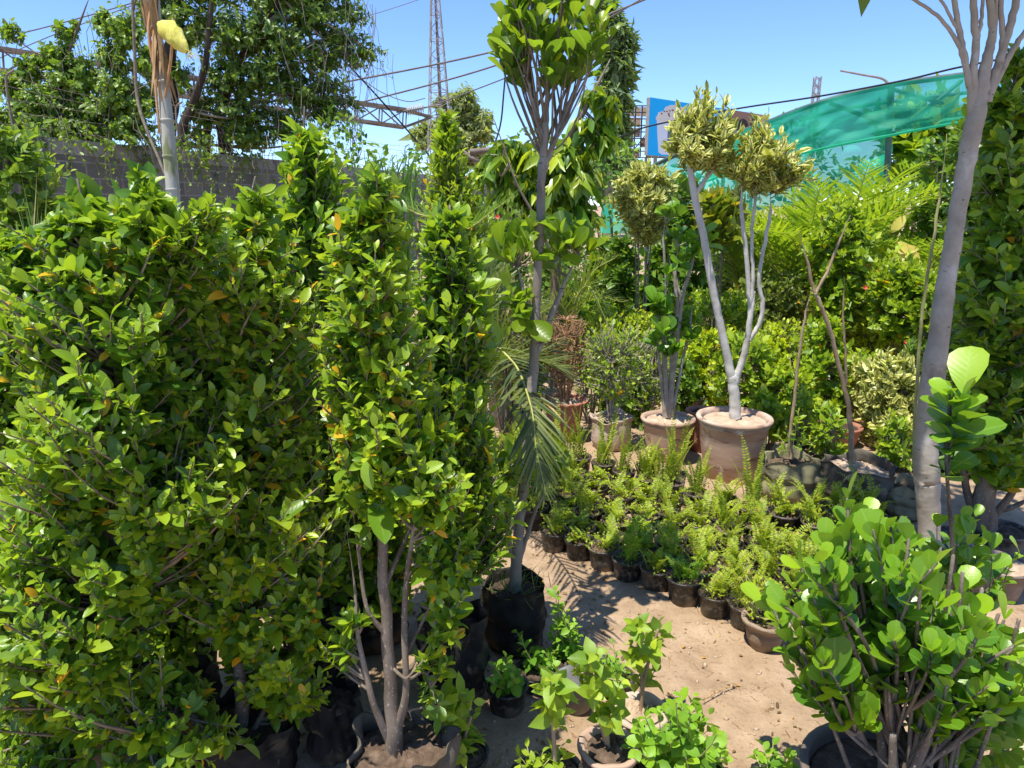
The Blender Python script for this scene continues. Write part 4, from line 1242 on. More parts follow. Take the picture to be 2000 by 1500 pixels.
pb_ = thing('pipe_post', 'pale blue pipe post between the dark hedge trunks', 'post', (at(1266, 560, 9.5)[0], 9.5, 0))
mb = MB(); tube(mb, [at(1264, 445, 9.5), np.array([at(1268, 600, 9.5)[0], 9.5, -.1])], .032, 10); mb.build('pipe', M['pipe_blue'], pb_)

# ------------------------------------------------------------------ plants at the back
OV = dict(T=LO)
# dark leafy columns at the left edge below the vine
bush('creeper_shrub', 'dark leafy shrub tangled with creeper at the left edge in front of the wall', 'shrub', [(20, 250, 45), (35, 330, 70), (30, 430, 75), (40, 540, 75), (30, 660, 70)], 5.2, 330, 10, (.075, .024), 'vine', stems=5, z_top=.8)
bush('weed_shrub', 'low bushy green weed at the left edge under the creeper shrub', 'shrub', [(50, 470, 40), (60, 530, 60), (60, 640, 70)], 4.2, 150, 9, (.055, .017), 'hedge', stems=5)
gt = thing('grass_tuft', 'tall pale grass blades standing left of the ficus tops', 'grass', (at(60, 600, 3.6)[0], 3.6, 0))
ml = MB(); k = 34; b_ = np.column_stack([np.full(k, at(68, 600, 3.6)[0]) + rng.normal(0, .05, k), 3.6 + rng.normal(0, .05, k), np.zeros(k)])
for i in range(k):
    top = at(rng.uniform(38, 110), rng.uniform(372, 470), 3.6 + rng.uniform(-.1, .1))
    pts = smooth_path([b_[i], b_[i] * .4 + top * .6 + np.array([0, 0, .25]), top + np.array([rng.normal(0, .03), 0, rng.uniform(-.1, .1)])], 10)
    tn = nrm(np.gradient(pts, axis=0)); sd = nrm(np.cross(tn, [0.2, 1, 0])); w = .006 * np.sin(np.linspace(.5, math.pi - .02, 10))[:, None]
    ml.add(np.vstack([pts - sd * w, pts + sd * w]), [[j, j + 1, 11 + j, 10 + j] for j in range(9)])
ml.build('blades', M['grass'], gt)
gt = thing('grass_tuft', 'dark reedy grass tuft standing against the wall behind the ficus tops', 'grass', (at(720, 420, 8.5)[0], 8.5, 0))
ml = MB()
for i in range(60):
    bx = at(rng.uniform(690, 800), 520, 8.5); bx[2] = 0
    top = at(rng.uniform(680, 830), rng.uniform(280, 350), 8.5 + rng.uniform(-.3, .3))
    pts = smooth_path([bx, bx * .35 + top * .65 + np.array([0, 0, .3]), top], 8)
    tn = nrm(np.gradient(pts, axis=0)); sd = nrm(np.cross(tn, [0.2, 1, 0])); w = .010 * np.sin(np.linspace(.5, math.pi - .02, 8))[:, None]
    ml.add(np.vstack([pts - sd * w, pts + sd * w]), [[j, j + 1, 9 + j, 8 + j] for j in range(7)])
ml.build('blades', M['hedge_deep'], gt)

column('conical_shrub', 'narrow conical small leaved shrub standing before the pylon', 'shrub', [(880, 560, 10), (878, 400, 8), (874, 300, 5), (868, 215, 2)], 5.4,
       [(867, 215, 4), (872, 260, 22), (872, 310, 38), (882, 370, 56), (890, 450, 62), (890, 540, 60)], 560, 9, (.060, .013), 'hedge', T=MID, rise=1.3, theta=48, up=.4, r0=.004)
bigtree('drooping_tree', 'tree with long drooping leaves tipped yellow green behind the topiary trunk', 6.8,
        [[(1085, 560, 10, 0), (1090, 420, 9, 0), (1100, 300, 7, 0), (1150, 200, 5, 0)], [(1080, 520, 3, -.2), (1010, 360, 2, -.3), (985, 290, 1.2, -.3)]],
        [(985, 285, 38, 22), (965, 320, 40, 25), (1010, 345, 50, 35), (1070, 370, 60, 40), (1130, 350, 50, 40), (1135, 405, 30, 30), (1060, 310, 50, 30), (1110, 290, 45, 30), (1150, 240, 28, 22), (1180, 265, 22, 20), (1000, 400, 50, 40),
         (1090, 420, 60, 35), (1190, 205, 20, 18), (1165, 180, 18, 16)], 270, 12, (.165, .031), 'mango', T=DROP, grav=1.0, wood='twig', tl=.35, up=-.2, r0=.010)

B = 'clipped bushes behind the terracotta pots'
def flower(t, c, r=.022):
    mb = MB(); n = 6; a = np.linspace(0, 6.28, n, endpoint=False) + rng.uniform(0, 1)
    f = np.array([-.2, -.9, .4])
    s1 = nrm(np.cross(f, [0, 0, 1])); s2 = np.cross(s1, f)
    A = s1[None] * np.cos(a)[:, None] + s2[None] * np.sin(a)[:, None] + nrm(f)[None] * .45
    leaves(mb, np.repeat(c[None], n, 0), A, np.repeat(nrm(f)[None], n, 0), r, r * .42, MID, .1, .2)
    mb.build('flower', M['petal'], t)


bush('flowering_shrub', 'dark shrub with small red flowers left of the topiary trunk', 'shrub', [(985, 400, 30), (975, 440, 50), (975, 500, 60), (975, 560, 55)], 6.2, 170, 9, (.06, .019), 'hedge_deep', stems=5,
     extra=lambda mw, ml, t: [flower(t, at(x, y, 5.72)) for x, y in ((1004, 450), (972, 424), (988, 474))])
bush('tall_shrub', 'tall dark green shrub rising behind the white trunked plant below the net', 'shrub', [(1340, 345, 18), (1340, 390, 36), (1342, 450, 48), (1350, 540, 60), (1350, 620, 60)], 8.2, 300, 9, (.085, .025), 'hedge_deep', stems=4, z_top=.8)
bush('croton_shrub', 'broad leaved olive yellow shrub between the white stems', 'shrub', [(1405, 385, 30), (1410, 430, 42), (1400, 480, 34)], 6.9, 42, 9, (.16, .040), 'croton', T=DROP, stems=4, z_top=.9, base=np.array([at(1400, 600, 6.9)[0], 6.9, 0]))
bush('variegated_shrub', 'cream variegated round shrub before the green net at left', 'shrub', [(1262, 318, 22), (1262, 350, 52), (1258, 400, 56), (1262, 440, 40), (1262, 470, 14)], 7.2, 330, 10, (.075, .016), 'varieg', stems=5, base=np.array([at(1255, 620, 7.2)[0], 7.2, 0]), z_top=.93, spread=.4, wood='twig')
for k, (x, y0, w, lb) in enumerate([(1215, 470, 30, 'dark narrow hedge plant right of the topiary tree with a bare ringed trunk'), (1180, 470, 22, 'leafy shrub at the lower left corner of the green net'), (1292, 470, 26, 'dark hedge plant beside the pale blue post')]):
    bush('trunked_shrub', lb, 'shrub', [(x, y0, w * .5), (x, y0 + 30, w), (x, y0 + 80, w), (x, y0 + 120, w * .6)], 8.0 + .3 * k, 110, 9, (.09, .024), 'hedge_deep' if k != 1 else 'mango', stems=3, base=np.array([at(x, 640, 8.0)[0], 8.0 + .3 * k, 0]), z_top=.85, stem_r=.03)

# left middle: feathery asparagus, date palm
bush('feathery_shrub', 'feathery pale green fine leaved shrub behind the date palm', 'shrub', [(960, 525, 40), (975, 570, 75), (990, 640, 85), (985, 720, 70)], 5.0, 420, 14, (.035, .004), 'hedge_grey', T=LO, stems=7, theta=50, z_top=.7)

def palm(name, label, base, fr, ll, lw, mat, npairs=34, cat='palm', rr=.007, **kw):
    t = thing(name, label, cat, (base[0], base[1], 0))
    for f in fr:
        mw = MB(); ml = MB()
        if isinstance(f, dict):
            p = smooth_path(f['path'], npairs)
            frond_on(mw, ml, p, npairs, f.get('ll', ll), f.get('lw', lw), rr=rr, T=STRAP, prof='palm', **{**kw, **f.get('kw', {})})
        else:
            az, L_, a0, a1 = f
            frond(mw, ml, np.asarray(base, float) + np.array([math.cos(az), math.sin(az), 0]) * .03, az, L_, a0, a1, npairs, ll, lw, rr=rr, T=STRAP, prof='palm', twist=rng.uniform(-.1, .1), **kw)
        r_ = mw.build('frond', M['rachis'], t); ml.build('leaflets', M[mat], r_)
    return t


Yd = 3.5; bd = np.array([at(935, 800, Yd)[0], Yd, .42])
palm('date_palm', 'young date palm whose long frond arches over the fern bed beside the black bag', bd,
     [dict(path=[bd, at(945, 690, 3.25), at(1000, 705, 2.85), at(1036, 790, 2.50), at(1048, 880, 2.40), at(1066, 960, 2.36)], ll=.24, kw=dict(sweep=42, start=.22, keel=.1)),
      dict(path=[bd, at(940, 660, 3.5), at(960, 590, 3.5), at(985, 540, 3.5)]), dict(path=[bd, at(965, 690, 3.4), at(1010, 640, 3.4), at(1075, 600, 3.4)]),
      dict(path=[bd, at(925, 640, 3.5), at(930, 560, 3.6), at(935, 500, 3.6)]), dict(path=[bd, at(960, 720, 3.3), at(1030, 700, 3.2), at(1100, 720, 3.2)]), dict(path=[bd, at(915, 680, 3.4), at(890, 640, 3.4), at(870, 640, 3.4)]),
      dict(path=[bd, at(950, 640, 3.7), at(975, 600, 3.8), at(1010, 580, 3.9)])], .30, .0075, 'date', 56, rr=.007, sweep=52)
Yd = 6.3; bd = np.array([at(1120, 700, Yd)[0], Yd, .5])
palm('date_palm', 'second date palm with grey green fronds behind the dead twiggy bush', bd,
     [dict(path=[bd, at(1120, 600, 6.2), at(1150, 560, 6.1), at(1190, 640, 6.0)]), dict(path=[bd, at(1125, 620, 6.2), at(1160, 580, 6.2), at(1215, 590, 6.2)]), dict(path=[bd, at(1100, 600, 6.4), at(1090, 545, 6.4), at(1060, 520, 6.4)]),
      dict(path=[bd, at(1130, 590, 6.3), at(1160, 530, 6.3), at(1200, 505, 6.3)]), dict(path=[bd, at(1110, 620, 6.1), at(1085, 590, 6.0), at(1045, 620, 6.0)])], .34, .008, 'date', 34, rr=.010)
Yd = 4.4; bd = np.array([at(890, 560, Yd)[0], Yd, .9])
palm('date_palm', 'dark upright palm frond rising behind the ficus column', bd, [dict(path=[bd, at(900, 480, 4.4), at(940, 430, 4.4), at(1000, 385, 4.4)]), dict(path=[bd, at(870, 460, 4.4), at(810, 415, 4.5), at(770, 400, 4.5)])], .30, .007, 'palm', 36, rr=.008)

# areca palms under the net
for lb, x, Yp, zb, nf, L_, seed in (('clump of bright areca palm with wide fans behind the variegated crowns', 1560, 8.2, .5, 15, 1.9, 1), ('yellowish areca palm clump right of the net post', 1790, 8.0, .4, 12, 1.7, 2),
                                    ('tall areca palm clump touching the hem of the net', 1640, 8.9, .7, 12, 2.1, 3), ('areca palm half hidden left of the white stems', 1450, 9.0, .5, 9, 1.7, 4)):
    bp = np.array([at(x, 650, Yp)[0], Yp, zb])
    fr = [(rng.uniform(0, 6.28) if i > 4 else (-.4 - .55 * i), L_ * rng.uniform(.75, 1.1), rng.uniform(6, 24), rng.uniform(60, 125)) for i in range(nf)]
    palm('areca_palm', lb, bp, fr,   .55, .024, 'areca', 30, rr=.012, sweep=58, keel=.25)
bt_ = thing('banana_plant', 'plant with pale torn yellow leaves below the net post', 'plant', (at(1770, 640, 7.2)[0], 7.2, 0))
mb = MB(); ml = MB(); bb = np.array([at(1770, 640, 7.2)[0], 7.2, 0]); tube(mb, [bb, at(1765, 540, 7.2), at(1758, 480, 7.2)], [.03, .025, .012], 7)
Pq = np.array([at(1740, 455, 7.1), at(1752, 470, 7.1), at(1770, 495, 7.1), at(1745, 490, 7.1)])
leaves(ml, Pq, np.array([[.3, -.2, .6], [.5, -.4, -.5], [-.6, -.4, -.25], [.5, -.3, .1]]), np.array([[-.3, -.8, .4]] * 4), [.2, .3, .3, .22], .05, OVATE, .2, .2)
mb.build('stems', M['twig'], bt_); ml.build('foliage', M['banana'], bt_)
bush('broadleaf_tree', 'big broad leaved tree seen through the right end of the green net', 'tree', [(1800, 180, 40), (1800, 230, 80), (1800, 300, 85), (1790, 350, 50)], 10.5, 90, 9, (.26, .055), 'mango', T=DROP, stems=2, base=np.array([at(1790, 640, 10.5)[0], 10.5, 0]), z_top=.85, stem_r=.05, tl=.5)
bush('tall_shrub', 'leafy dark shrub filling the gap behind the forked tree under the net', 'shrub', [(1840, 280, 40), (1850, 360, 60), (1850, 470, 65), (1850, 600, 70)], 8.4, 280, 9, (.095, .026), 'hedge_deep', stems=4, z_top=.8)

# hedge masses
data = [
 # label, profile, Y, n, leaf, mat, stems
 ('broad grey green clipped bush behind the white fork', [(1510, 530, 45), (1515, 560, 78), (1515, 610, 84), (1510, 660, 70)], 7.8, 420, (.065, .019), 'hedge_grey'),
 ('low wide dark green hedge mass in the middle distance', [(1240, 600, 70), (1240, 625, 100), (1240, 670, 105)], 8.6, 520, (.065, .020), 'hedge_deep'),
 ('bright golden clipped mound right of the white fork', [(1535, 630, 40), (1535, 665, 74), (1530, 720, 78), (1530, 800, 66)], 6.0, 620, (.042, .013), 'golden'),
 ('golden green mound farther right behind the tan stem', [(1725, 605, 34), (1725, 640, 56), (1722, 690, 60), (1720, 760, 50)], 6.8, 380, (.044, .013), 'golden'),
 ('tall bright green bush behind the leaning tan stem', [(1640, 385, 26), (1640, 430, 54), (1640, 500, 66), (1645, 570, 62), (1645, 640, 50)], 6.9, 430, (.075, .023), 'hedge'),
 ('green bush with two tiny red blossoms below the net post', [(1765, 495, 30), (1765, 540, 60), (1765, 600, 66), (1765, 660, 50)], 6.4, 360, (.065, .020), 'hedge'),
 ('clipped green bush with dark base left of the white trunk', [(1385, 640, 40), (1380, 675, 62), (1380, 730, 62), (1378, 800, 48)], 6.2, 480, (.045, .014), 'golden'),
 ('leafy green bush hiding a thick grey stem behind the fabric bag', [(1605, 620, 30), (1605, 680, 48), (1600, 760, 52), (1600, 840, 42)], 5.4, 260, (.060, .018), 'hedge'),
 ('cream and green variegated bush before the forked tree', [(1745, 690, 30), (1745, 740, 52), (1745, 810, 58), (1745, 870, 48)], 5.0, 330, (.058, .016), 'varieg'),
 ('small dark leaved bush in front of the low hedge', [(1330, 700, 20), (1335, 740, 34), (1335, 800, 32)], 5.9, 120, (.05, .015), 'hedge_deep'),
 ('loose green shrub right of the golden mound', [(1790, 660, 20), (1795, 720, 34), (1795, 800, 36), (1795, 880, 30)], 5.6, 150, (.060, .018), 'hedge_deep'),
 ('green bush under the date palm behind the red fluted pot', [(1030, 600, 40), (1035, 650, 60), (1035, 720, 60)], 6.2, 220, (.055, .015), 'hedge_grey'),
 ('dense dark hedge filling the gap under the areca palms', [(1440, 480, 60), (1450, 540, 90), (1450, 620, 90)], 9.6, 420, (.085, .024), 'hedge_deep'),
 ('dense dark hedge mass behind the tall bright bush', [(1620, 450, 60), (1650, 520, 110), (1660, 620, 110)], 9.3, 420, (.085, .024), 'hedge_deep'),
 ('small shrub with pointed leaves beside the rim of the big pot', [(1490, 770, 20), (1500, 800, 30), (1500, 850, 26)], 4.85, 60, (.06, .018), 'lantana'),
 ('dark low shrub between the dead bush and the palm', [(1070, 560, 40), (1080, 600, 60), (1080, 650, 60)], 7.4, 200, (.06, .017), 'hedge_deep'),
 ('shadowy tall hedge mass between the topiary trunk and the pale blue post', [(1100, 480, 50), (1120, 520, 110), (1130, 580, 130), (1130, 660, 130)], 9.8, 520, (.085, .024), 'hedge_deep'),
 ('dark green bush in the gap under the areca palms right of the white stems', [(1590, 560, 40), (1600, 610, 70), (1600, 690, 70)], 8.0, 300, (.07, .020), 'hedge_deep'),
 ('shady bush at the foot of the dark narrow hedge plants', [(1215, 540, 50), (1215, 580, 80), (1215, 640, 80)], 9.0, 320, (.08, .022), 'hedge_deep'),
 ('green bush behind the variegated bush by the forked trunk', [(1700, 690, 40), (1710, 740, 70), (1710, 800, 70)], 6.0, 300, (.055, .016), 'hedge'),
 ('low dark bush behind the grey stemmed shrubs and black pots', [(1590, 790, 50), (1600, 830, 80), (1610, 880, 70)], 5.6, 260, (.05, .015), 'hedge_deep'),
 ('dark bush behind the tufted stems of the middle sized pot', [(1310, 680, 40), (1310, 730, 60), (1310, 800, 50)], 6.6, 240, (.055, .016), 'hedge_deep'),

 ('leafy bush directly behind the biggest terracotta pot', [(1450, 650, 40), (1455, 700, 60), (1455, 780, 60), (1455, 830, 50)], 5.6, 300, (.050, .015), 'hedge'),
 ('bright bush filling the space right of the biggest terracotta pot', [(1540, 720, 40), (1545, 770, 60), (1545, 840, 56)], 5.3, 280, (.050, .015), 'hedge'),
 ('pale mottled bush behind the leaning tan stem', [(1690, 700, 40), (1690, 760, 60), (1690, 840, 56)], 5.5, 300, (.055, .016), 'varieg'),
 ('loose yellow green bush behind the grey twiggy bushes', [(1210, 600, 50), (1215, 650, 80), (1215, 730, 80)], 7.0, 420, (.050, .015), 'golden'),
 ('small leaved green bush left of the dead twiggy bush', [(1010, 640, 40), (1010, 690, 60), (1010, 770, 56)], 5.4, 260, (.045, .013), 'hedge_grey'),
 ('tall loose green shrub between the areca fans and the net post', [(1672, 480, 30), (1672, 520, 50), (1675, 590, 54), (1675, 650, 54)], 7.6, 330, (.075, .022), 'hedge'),
 ('wide leafy hedge plant at the foot of the net post', [(1720, 590, 60), (1725, 630, 90), (1725, 690, 90)], 7.2, 420, (.060, .018), 'hedge'),
 ('dark glossy shrub at the right behind the pale green stem', [(1830, 520, 30), (1835, 600, 50), (1835, 720, 56), (1835, 830, 50)], 6.0, 320, (.065, .018), 'hedge'),
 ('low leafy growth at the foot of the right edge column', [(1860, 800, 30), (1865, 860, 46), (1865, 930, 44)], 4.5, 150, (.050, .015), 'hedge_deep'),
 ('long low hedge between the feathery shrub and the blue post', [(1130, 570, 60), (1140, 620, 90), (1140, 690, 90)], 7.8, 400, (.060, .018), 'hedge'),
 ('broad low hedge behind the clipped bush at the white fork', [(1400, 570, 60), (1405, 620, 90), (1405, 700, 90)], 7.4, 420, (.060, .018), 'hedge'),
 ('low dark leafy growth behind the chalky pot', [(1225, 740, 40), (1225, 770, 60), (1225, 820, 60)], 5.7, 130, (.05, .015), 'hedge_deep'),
]
for lb, pr, Y_, n_, lf, mt__ in data:
    fl_ = None
    if 'red blossoms' in lb:
        fl_ = lambda mw, ml, t: [flower(t, at(x, y, 6.02)) for x, y in ((1690, 562), (1770, 668))]
    bush('clipped_bush', lb, 'bush', pr, Y_, n_, 9, lf, mt__, group=B, T=MID if Y_ < 6.3 else LO, stems=6, z_top=.6, extra=fl_, inner=.45)

# second, farther line of hedge closing the view below the horizon
hb = thing('far_hedge', 'long dark hedge closing the view behind all the potted bushes', 'hedge', (2.0, 12.5, 0))
ml = MB(); mw = MB()
n = 7800
hx = rng.uniform(-3.5, 11.5, n); top = 2.7 + .35 * np.sin(hx * 1.7) + .2 * np.sin(hx * 4.1 + 1)
hz_ = rng.uniform(0.05, 1, n) ** .7 * top; hy = 12.5 + rng.uniform(-.5, .5, n)
leaves(ml, np.column_stack([hx, hy, hz_]), rng.normal(0, 1, (n, 3)) + np.array([0, -.3, .4]), rng.normal(0, .5, (n, 3)) + np.array([-.2, -.4, .8]), rng.uniform(.09, .17, n), rng.uniform(.03, .045, n), MID, .1, .3, rng.uniform(0, 1, n) ** 2)
ml.build('foliage', M['hedge_deep'], hb)
bx = np.linspace(-3.4, 11.4, 60); P = np.stack([np.column_stack([bx, np.full(60, 12.5), np.full(60, -.05)]), np.column_stack([bx + rng.normal(0, .1, 60), 12.5 + rng.normal(0, .1, 60), np.full(60, 1.5)])], 1)
tubes(mw, P, np.full((60, 2), .025), 5); mw.build('stems', M['twig'], hb)
# ------------------------------------------------------------------ terracotta row
def stem_plant(t, paths, Y, mat, sides=8, name='trunk', n=5):
    """paths: lists of (px, py, half width px[, Y])"""
    mb = MB()
    out = []
    for p in paths:
        P = np.array([at(a[0], a[1], a[3] if len(a) > 3 else Y) for a in p]); R = np.array([a[2] * pxm(a[1], Y) for a in p])
        s_ = smooth_path(np.column_stack([P, R]), len(p) * n)
        s_[:, :3] += rng.normal(0, .0016, (len(s_), 3))
        tubes(mb, s_[:, :3], np.maximum(s_[:, 3] * (1 + rng.normal(0, .018, len(s_))) * (np.clip((1 - np.linspace(0, 1, len(s_))) / .2, .25, 1)), .001), sides)
        out.append(s_)
    mb.build(name, M[mat], t)
    return out


# big pot with the white forked plant
c, r, h = potspec(1435, 950, 812, 68)
t = thing('potted_plant', 'white stemmed forked plant with two variegated crowns in the biggest terracotta pot', 'potted plant', (c[0], c[1], 0), 'plants in terracotta pots')
clay_pot(t, c, r, h, 'clay', .72, 'soil_pale', .93, .030, .016)
Yp = c[1]
s1 = stem_plant(t, [[(1437, 815, 12), (1434, 780, 10.5), (1432, 745, 10), (1426, 720, 8)], [(1430, 745, 9), (1421, 700, 8), (1402, 610, 7.5), (1386, 530, 7.5), (1372, 450, 7), (1356, 380, 7), (1346, 315, 6), (1342, 290, 4)],
                    [(1434, 748, 8), (1446, 715, 6.5), (1458, 670, 6), (1468, 600, 5), (1474, 570, 5)], [(1466, 620, 5), (1462, 560, 4.5), (1456, 480, 4.5), (1449, 420, 4), (1448, 350, 3)],
                    [(1466, 600, 4), (1471, 540, 3.5), (1468, 470, 3.5), (1474, 400, 3), (1478, 340, 2)], [(1463, 665, 4.5), (1484, 630, 4.5), (1489, 590, 4.5), (1482, 545, 4), (1492, 480, 3.6), (1504, 420, 3.5), (1505, 370, 2.4)],
                    [(1355, 385, 5), (1375, 355, 4.2), (1392, 330, 3.6), (1400, 300, 2.5)]], Yp, 'bark_white', 9)
for prf, ax, k in (([(1376, 178, 10), (1374, 210, 40), (1370, 250, 72), (1365, 290, 66), (1370, 322, 34)], [s1[1][-8:], s1[6][-10:]], 230), ([(1478, 238, 16), (1482, 262, 50), (1492, 300, 72), (1492, 335, 66), (1484, 372, 36)], [s1[3][-9:], s1[4][-9:], s1[5][-9:]], 230)):
    mw = MB(); ml = MB()
    k = int(k * .66); tips, _ = crown_tips(prf, Yp, k, .25, lump=.3)
    hub = np.concatenate(ax)[:, :3]
    cost = np.linalg.norm(tips[:, None] - hub[None], axis=2) + np.where(hub[None, :, 2] > tips[:, None, 2], .1, 0) + rng.uniform(0, .05, (k, len(hub)))
    sprays(mw, ml, tips, hub[np.argmin(cost, 1)], 10, .40, (.064, .0145), MID, r0=.005, theta=56, up=.4, jit=.35)
    mw.build('branches', M['twig'], t); ml.build('crown', M['varieg'], t)

# second pot: several stems with round leaf tufts
c, r, h = potspec(1305, 908, 814, 49)
t = thing('potted_plant', 'several thin grey stems with tufted round leaves in the middle sized terracotta pot', 'potted plant', (c[0], c[1], 0), 'plants in terracotta pots')
clay_pot(t, c, r, h, 'clay', .70, 'soil_pale', .93, .028, .014)
Yp = c[1]
s1 = stem_plant(t, [[(1302, 815, 6), (1300, 740, 5), (1296, 640, 4), (1300, 560, 3), (1296, 470, 2.5), (1300, 430, 2)], [(1308, 815, 7), (1312, 740, 6), (1322, 660, 6), (1333, 580, 4), (1350, 520, 3.4), (1362, 470, 2.4)],
                    [(1312, 815, 4), (1330, 720, 3), (1345, 650, 2.6), (1352, 600, 2.2)], [(1298, 815, 4), (1290, 730, 3), (1282, 650, 2.5), (1285, 590, 2)], [(1318, 690, 4), (1322, 600, 4), (1318, 540, 3.2), (1325, 480, 2.2)],
                    [(1330, 585, 3), (1318, 540, 2.4), (1305, 500, 2)], [(1306, 815, 5), (1312, 700, 4), (1308, 620, 3), (1318, 560, 2)]], Yp, 'twig_grey', 7)
mw = MB(); ml = MB()
hub = np.concatenate([s_[3:, :3] for s_ in s1])
tp = np.array([at(x + rng.normal(0, 5), y + rng.normal(0, 5), Yp + rng.normal(0, .08)) for x, y in ((1300, 425), (1308, 418), (1320, 450), (1352, 478), (1372, 462), (1335, 500), (1388, 470), (1285, 585), (1292, 600), (1300, 570), (1310, 595), (1290, 640), (1318, 610), (1345, 640), (1362, 620), (1352, 655), (1320, 670), (1290, 660), (1305, 690), (1330, 490), (1365, 490), (1345, 462),
                                                                                     (1298, 540), (1312, 640), (1284, 615), (1296, 615), (1340, 655), (1335, 610))])
cost = np.linalg.norm(tp[:, None] - hub[None], axis=2) + np.where(hub[None, :, 2] > tp[:, None, 2] - .05, .5, 0)
sprays(mw, ml, tp, hub[np.argmin(cost, 1)], 11, .45, (.078, .025), ROUND, r0=.006, theta=52, up=.55)
mw.build('branches', M['twig_grey'], t); ml.build('foliage', M['round'], t)

# chalky damaged pot with twiggy bush
c, r, h = potspec(1195, 884, 812, 41)
bush('potted_plant', 'grey twiggy half bare bush in the broken chalky terracotta pot', 'potted plant', [(1190, 635, 46), (1195, 690, 66), (1195, 740, 62), (1195, 775, 34)], c[1], 330, 3, (.034, .010), 'hedge', group='plants in terracotta pots', wood='twig_grey', T=MID, stems=8,
     cont=dict(type='clay', c=c, r=r, h=h, mat='clay_pale', taper=.86, soilmat='soil_pale', fill=.95, rim=.02, lip=.004, rough=.008, double=False), tl=.6, inner=.2, z_top=.6, r0=.005, up=.4, stem_r=.008)
bush('twiggy_bush', 'second grey twiggy bush right behind the broken chalky pot', 'bush', [(1262, 640, 40), (1265, 690, 56), (1265, 740, 50), (1262, 800, 30)], 5.5, 290, 3, (.034, .010), 'hedge', wood='twig_grey', stems=8, tl=.6, inner=.2, z_top=.6, r0=.005, stem_r=.009, group='grey twiggy bushes')
bush('twiggy_bush', 'third grey twiggy bush between the red fluted pot and the chalky pot', 'bush', [(1150, 660, 30), (1150, 700, 44), (1150, 760, 40), (1150, 800, 24)], 5.6, 210, 3, (.034, .010), 'hedge', wood='twig_grey', stems=7, tl=.6, inner=.2, z_top=.6, r0=.005, stem_r=.009, group='grey twiggy bushes')
# red fluted pot with the dead bush
c, r, h = potspec(1102, 868, 777, 40)
bush('potted_plant', 'dead reddish brown twiggy bush in the red terracotta pot with a fluted rim', 'potted plant', [(1100, 615, 40), (1100, 650, 54), (1102, 700, 44), (1102, 750, 22)], c[1], 640, 1, (.02, .004), 'dry', group='plants in terracotta pots', wood='twig_dead', stems=9,
     cont=dict(type='clay', c=c, r=r, h=h, mat='clay_red', taper=.62, soilmat='soil_pale', fill=.90, rim=.02, lip=.022, flute=.018, double=False), tl=.9, inner=.1, z_top=.75, r0=.0045, stem_r=.010, spread=.55, K=5)
c, r, h = potspec(1372, 884, 800, 30)
t = thing('clay_pot', 'dark red clay pot half hidden between the two beige terracotta pots', 'plant pot', (c[0], c[1], 0)); clay_pot(t, c, r, h, 'clay_red', .75, 'soil_dark', .9, .02, .01, double=False)
c, r, h = potspec(985, 838, 768, 33)
bush('potted_plant', 'dry twiggy plant in the weathered grey clay pot behind the arching palm frond', 'potted plant', [(985, 650, 26), (985, 690, 36), (985, 740, 26)], c[1], 120, 3, (.04, .011), 'dry', wood='twig', stems=7,
     cont=dict(type='clay', c=c, r=r, h=h, mat='clay_mossy', taper=.75, soilmat='soil', fill=.92, rim=.02, lip=.008, double=False), tl=.7, inner=.1, z_top=.7, group='plants in terracotta pots')
c, r, h = potspec(1032, 850, 800, 26)
t = thing('plastic_pot', 'empty looking grey black plastic pot left of the red fluted pot', 'plant pot', (c[0], c[1], 0)); plastic_pot(t, c, r, h, 'plastic_grey')
for cx, bot, rim, hw, lb in ((1240, 815, 775, 26, 'black pot in the dark gap behind the chalky pot'), (1350, 812, 775, 26, 'black pot in the dark gap left of the white trunk'), (1535, 838, 795, 30, 'brown clay pot under the golden mound'),
                             (1640, 880, 830, 40, 'wide brown clay pot behind the fabric bags'), (1690, 850, 815, 30, 'brown clay pot half hidden under the variegated bush')):
    c, r, h = potspec(cx, bot, rim, hw)
    t = thing('clay_pot' if 'clay' in lb.split('pot')[0] else 'plastic_pot', lb, 'plant pot', (c[0], c[1], 0))
    (clay_pot(t, c, r, h, 'clay_red', .75, 'soil_dark', .9, .02, .01, double=False) if 'clay' in lb.split('pot')[0] else plastic_pot(t, c, r, h))

# ------------------------------------------------------------------ fabric bags on the right
bags = [(1549, 992, 896, 54, 'bag_mossy', 'mossy grey fabric bag with a thin tan stem beside the big terracotta pot', [[(1546, 895, 4.6), (1543, 850, 3.6), (1552, 780, 3.2), (1560, 700, 2.8), (1572, 620, 2.4), (1586, 560, 2)]], (), 'soil'),
        (1672, 1008, 905, 66, 'bag_dark', 'sagging dark fabric bag full of pale clods holding the leaning tan stem', [[(1664, 905, 5.6), (1658, 800, 4.8), (1642, 730, 4.4), (1622, 650, 4.2), (1600, 590, 4), (1588, 560, 3.4), (1574, 500, 2.8), (1560, 450, 2)], [(1592, 575, 3.5), (1620, 520, 3), (1660, 420, 1.6)], [(1652, 770, 2.6), (1652, 690, 2.4), (1646, 620, 2.0), (1650, 540, 1.4)]], (-2.1,), 'soil_pale'),
        (1778, 1018, 950, 44, 'bag_tan', 'small tan fabric bag tucked against the forked tree trunk', [[(1790, 945, 3.6), (1785, 880, 3.4), (1790, 760, 3.3), (1800, 620, 3.2), (1818, 500, 3), (1836, 380, 2.6), (1850, 262, 2)]], (), 'soil')]
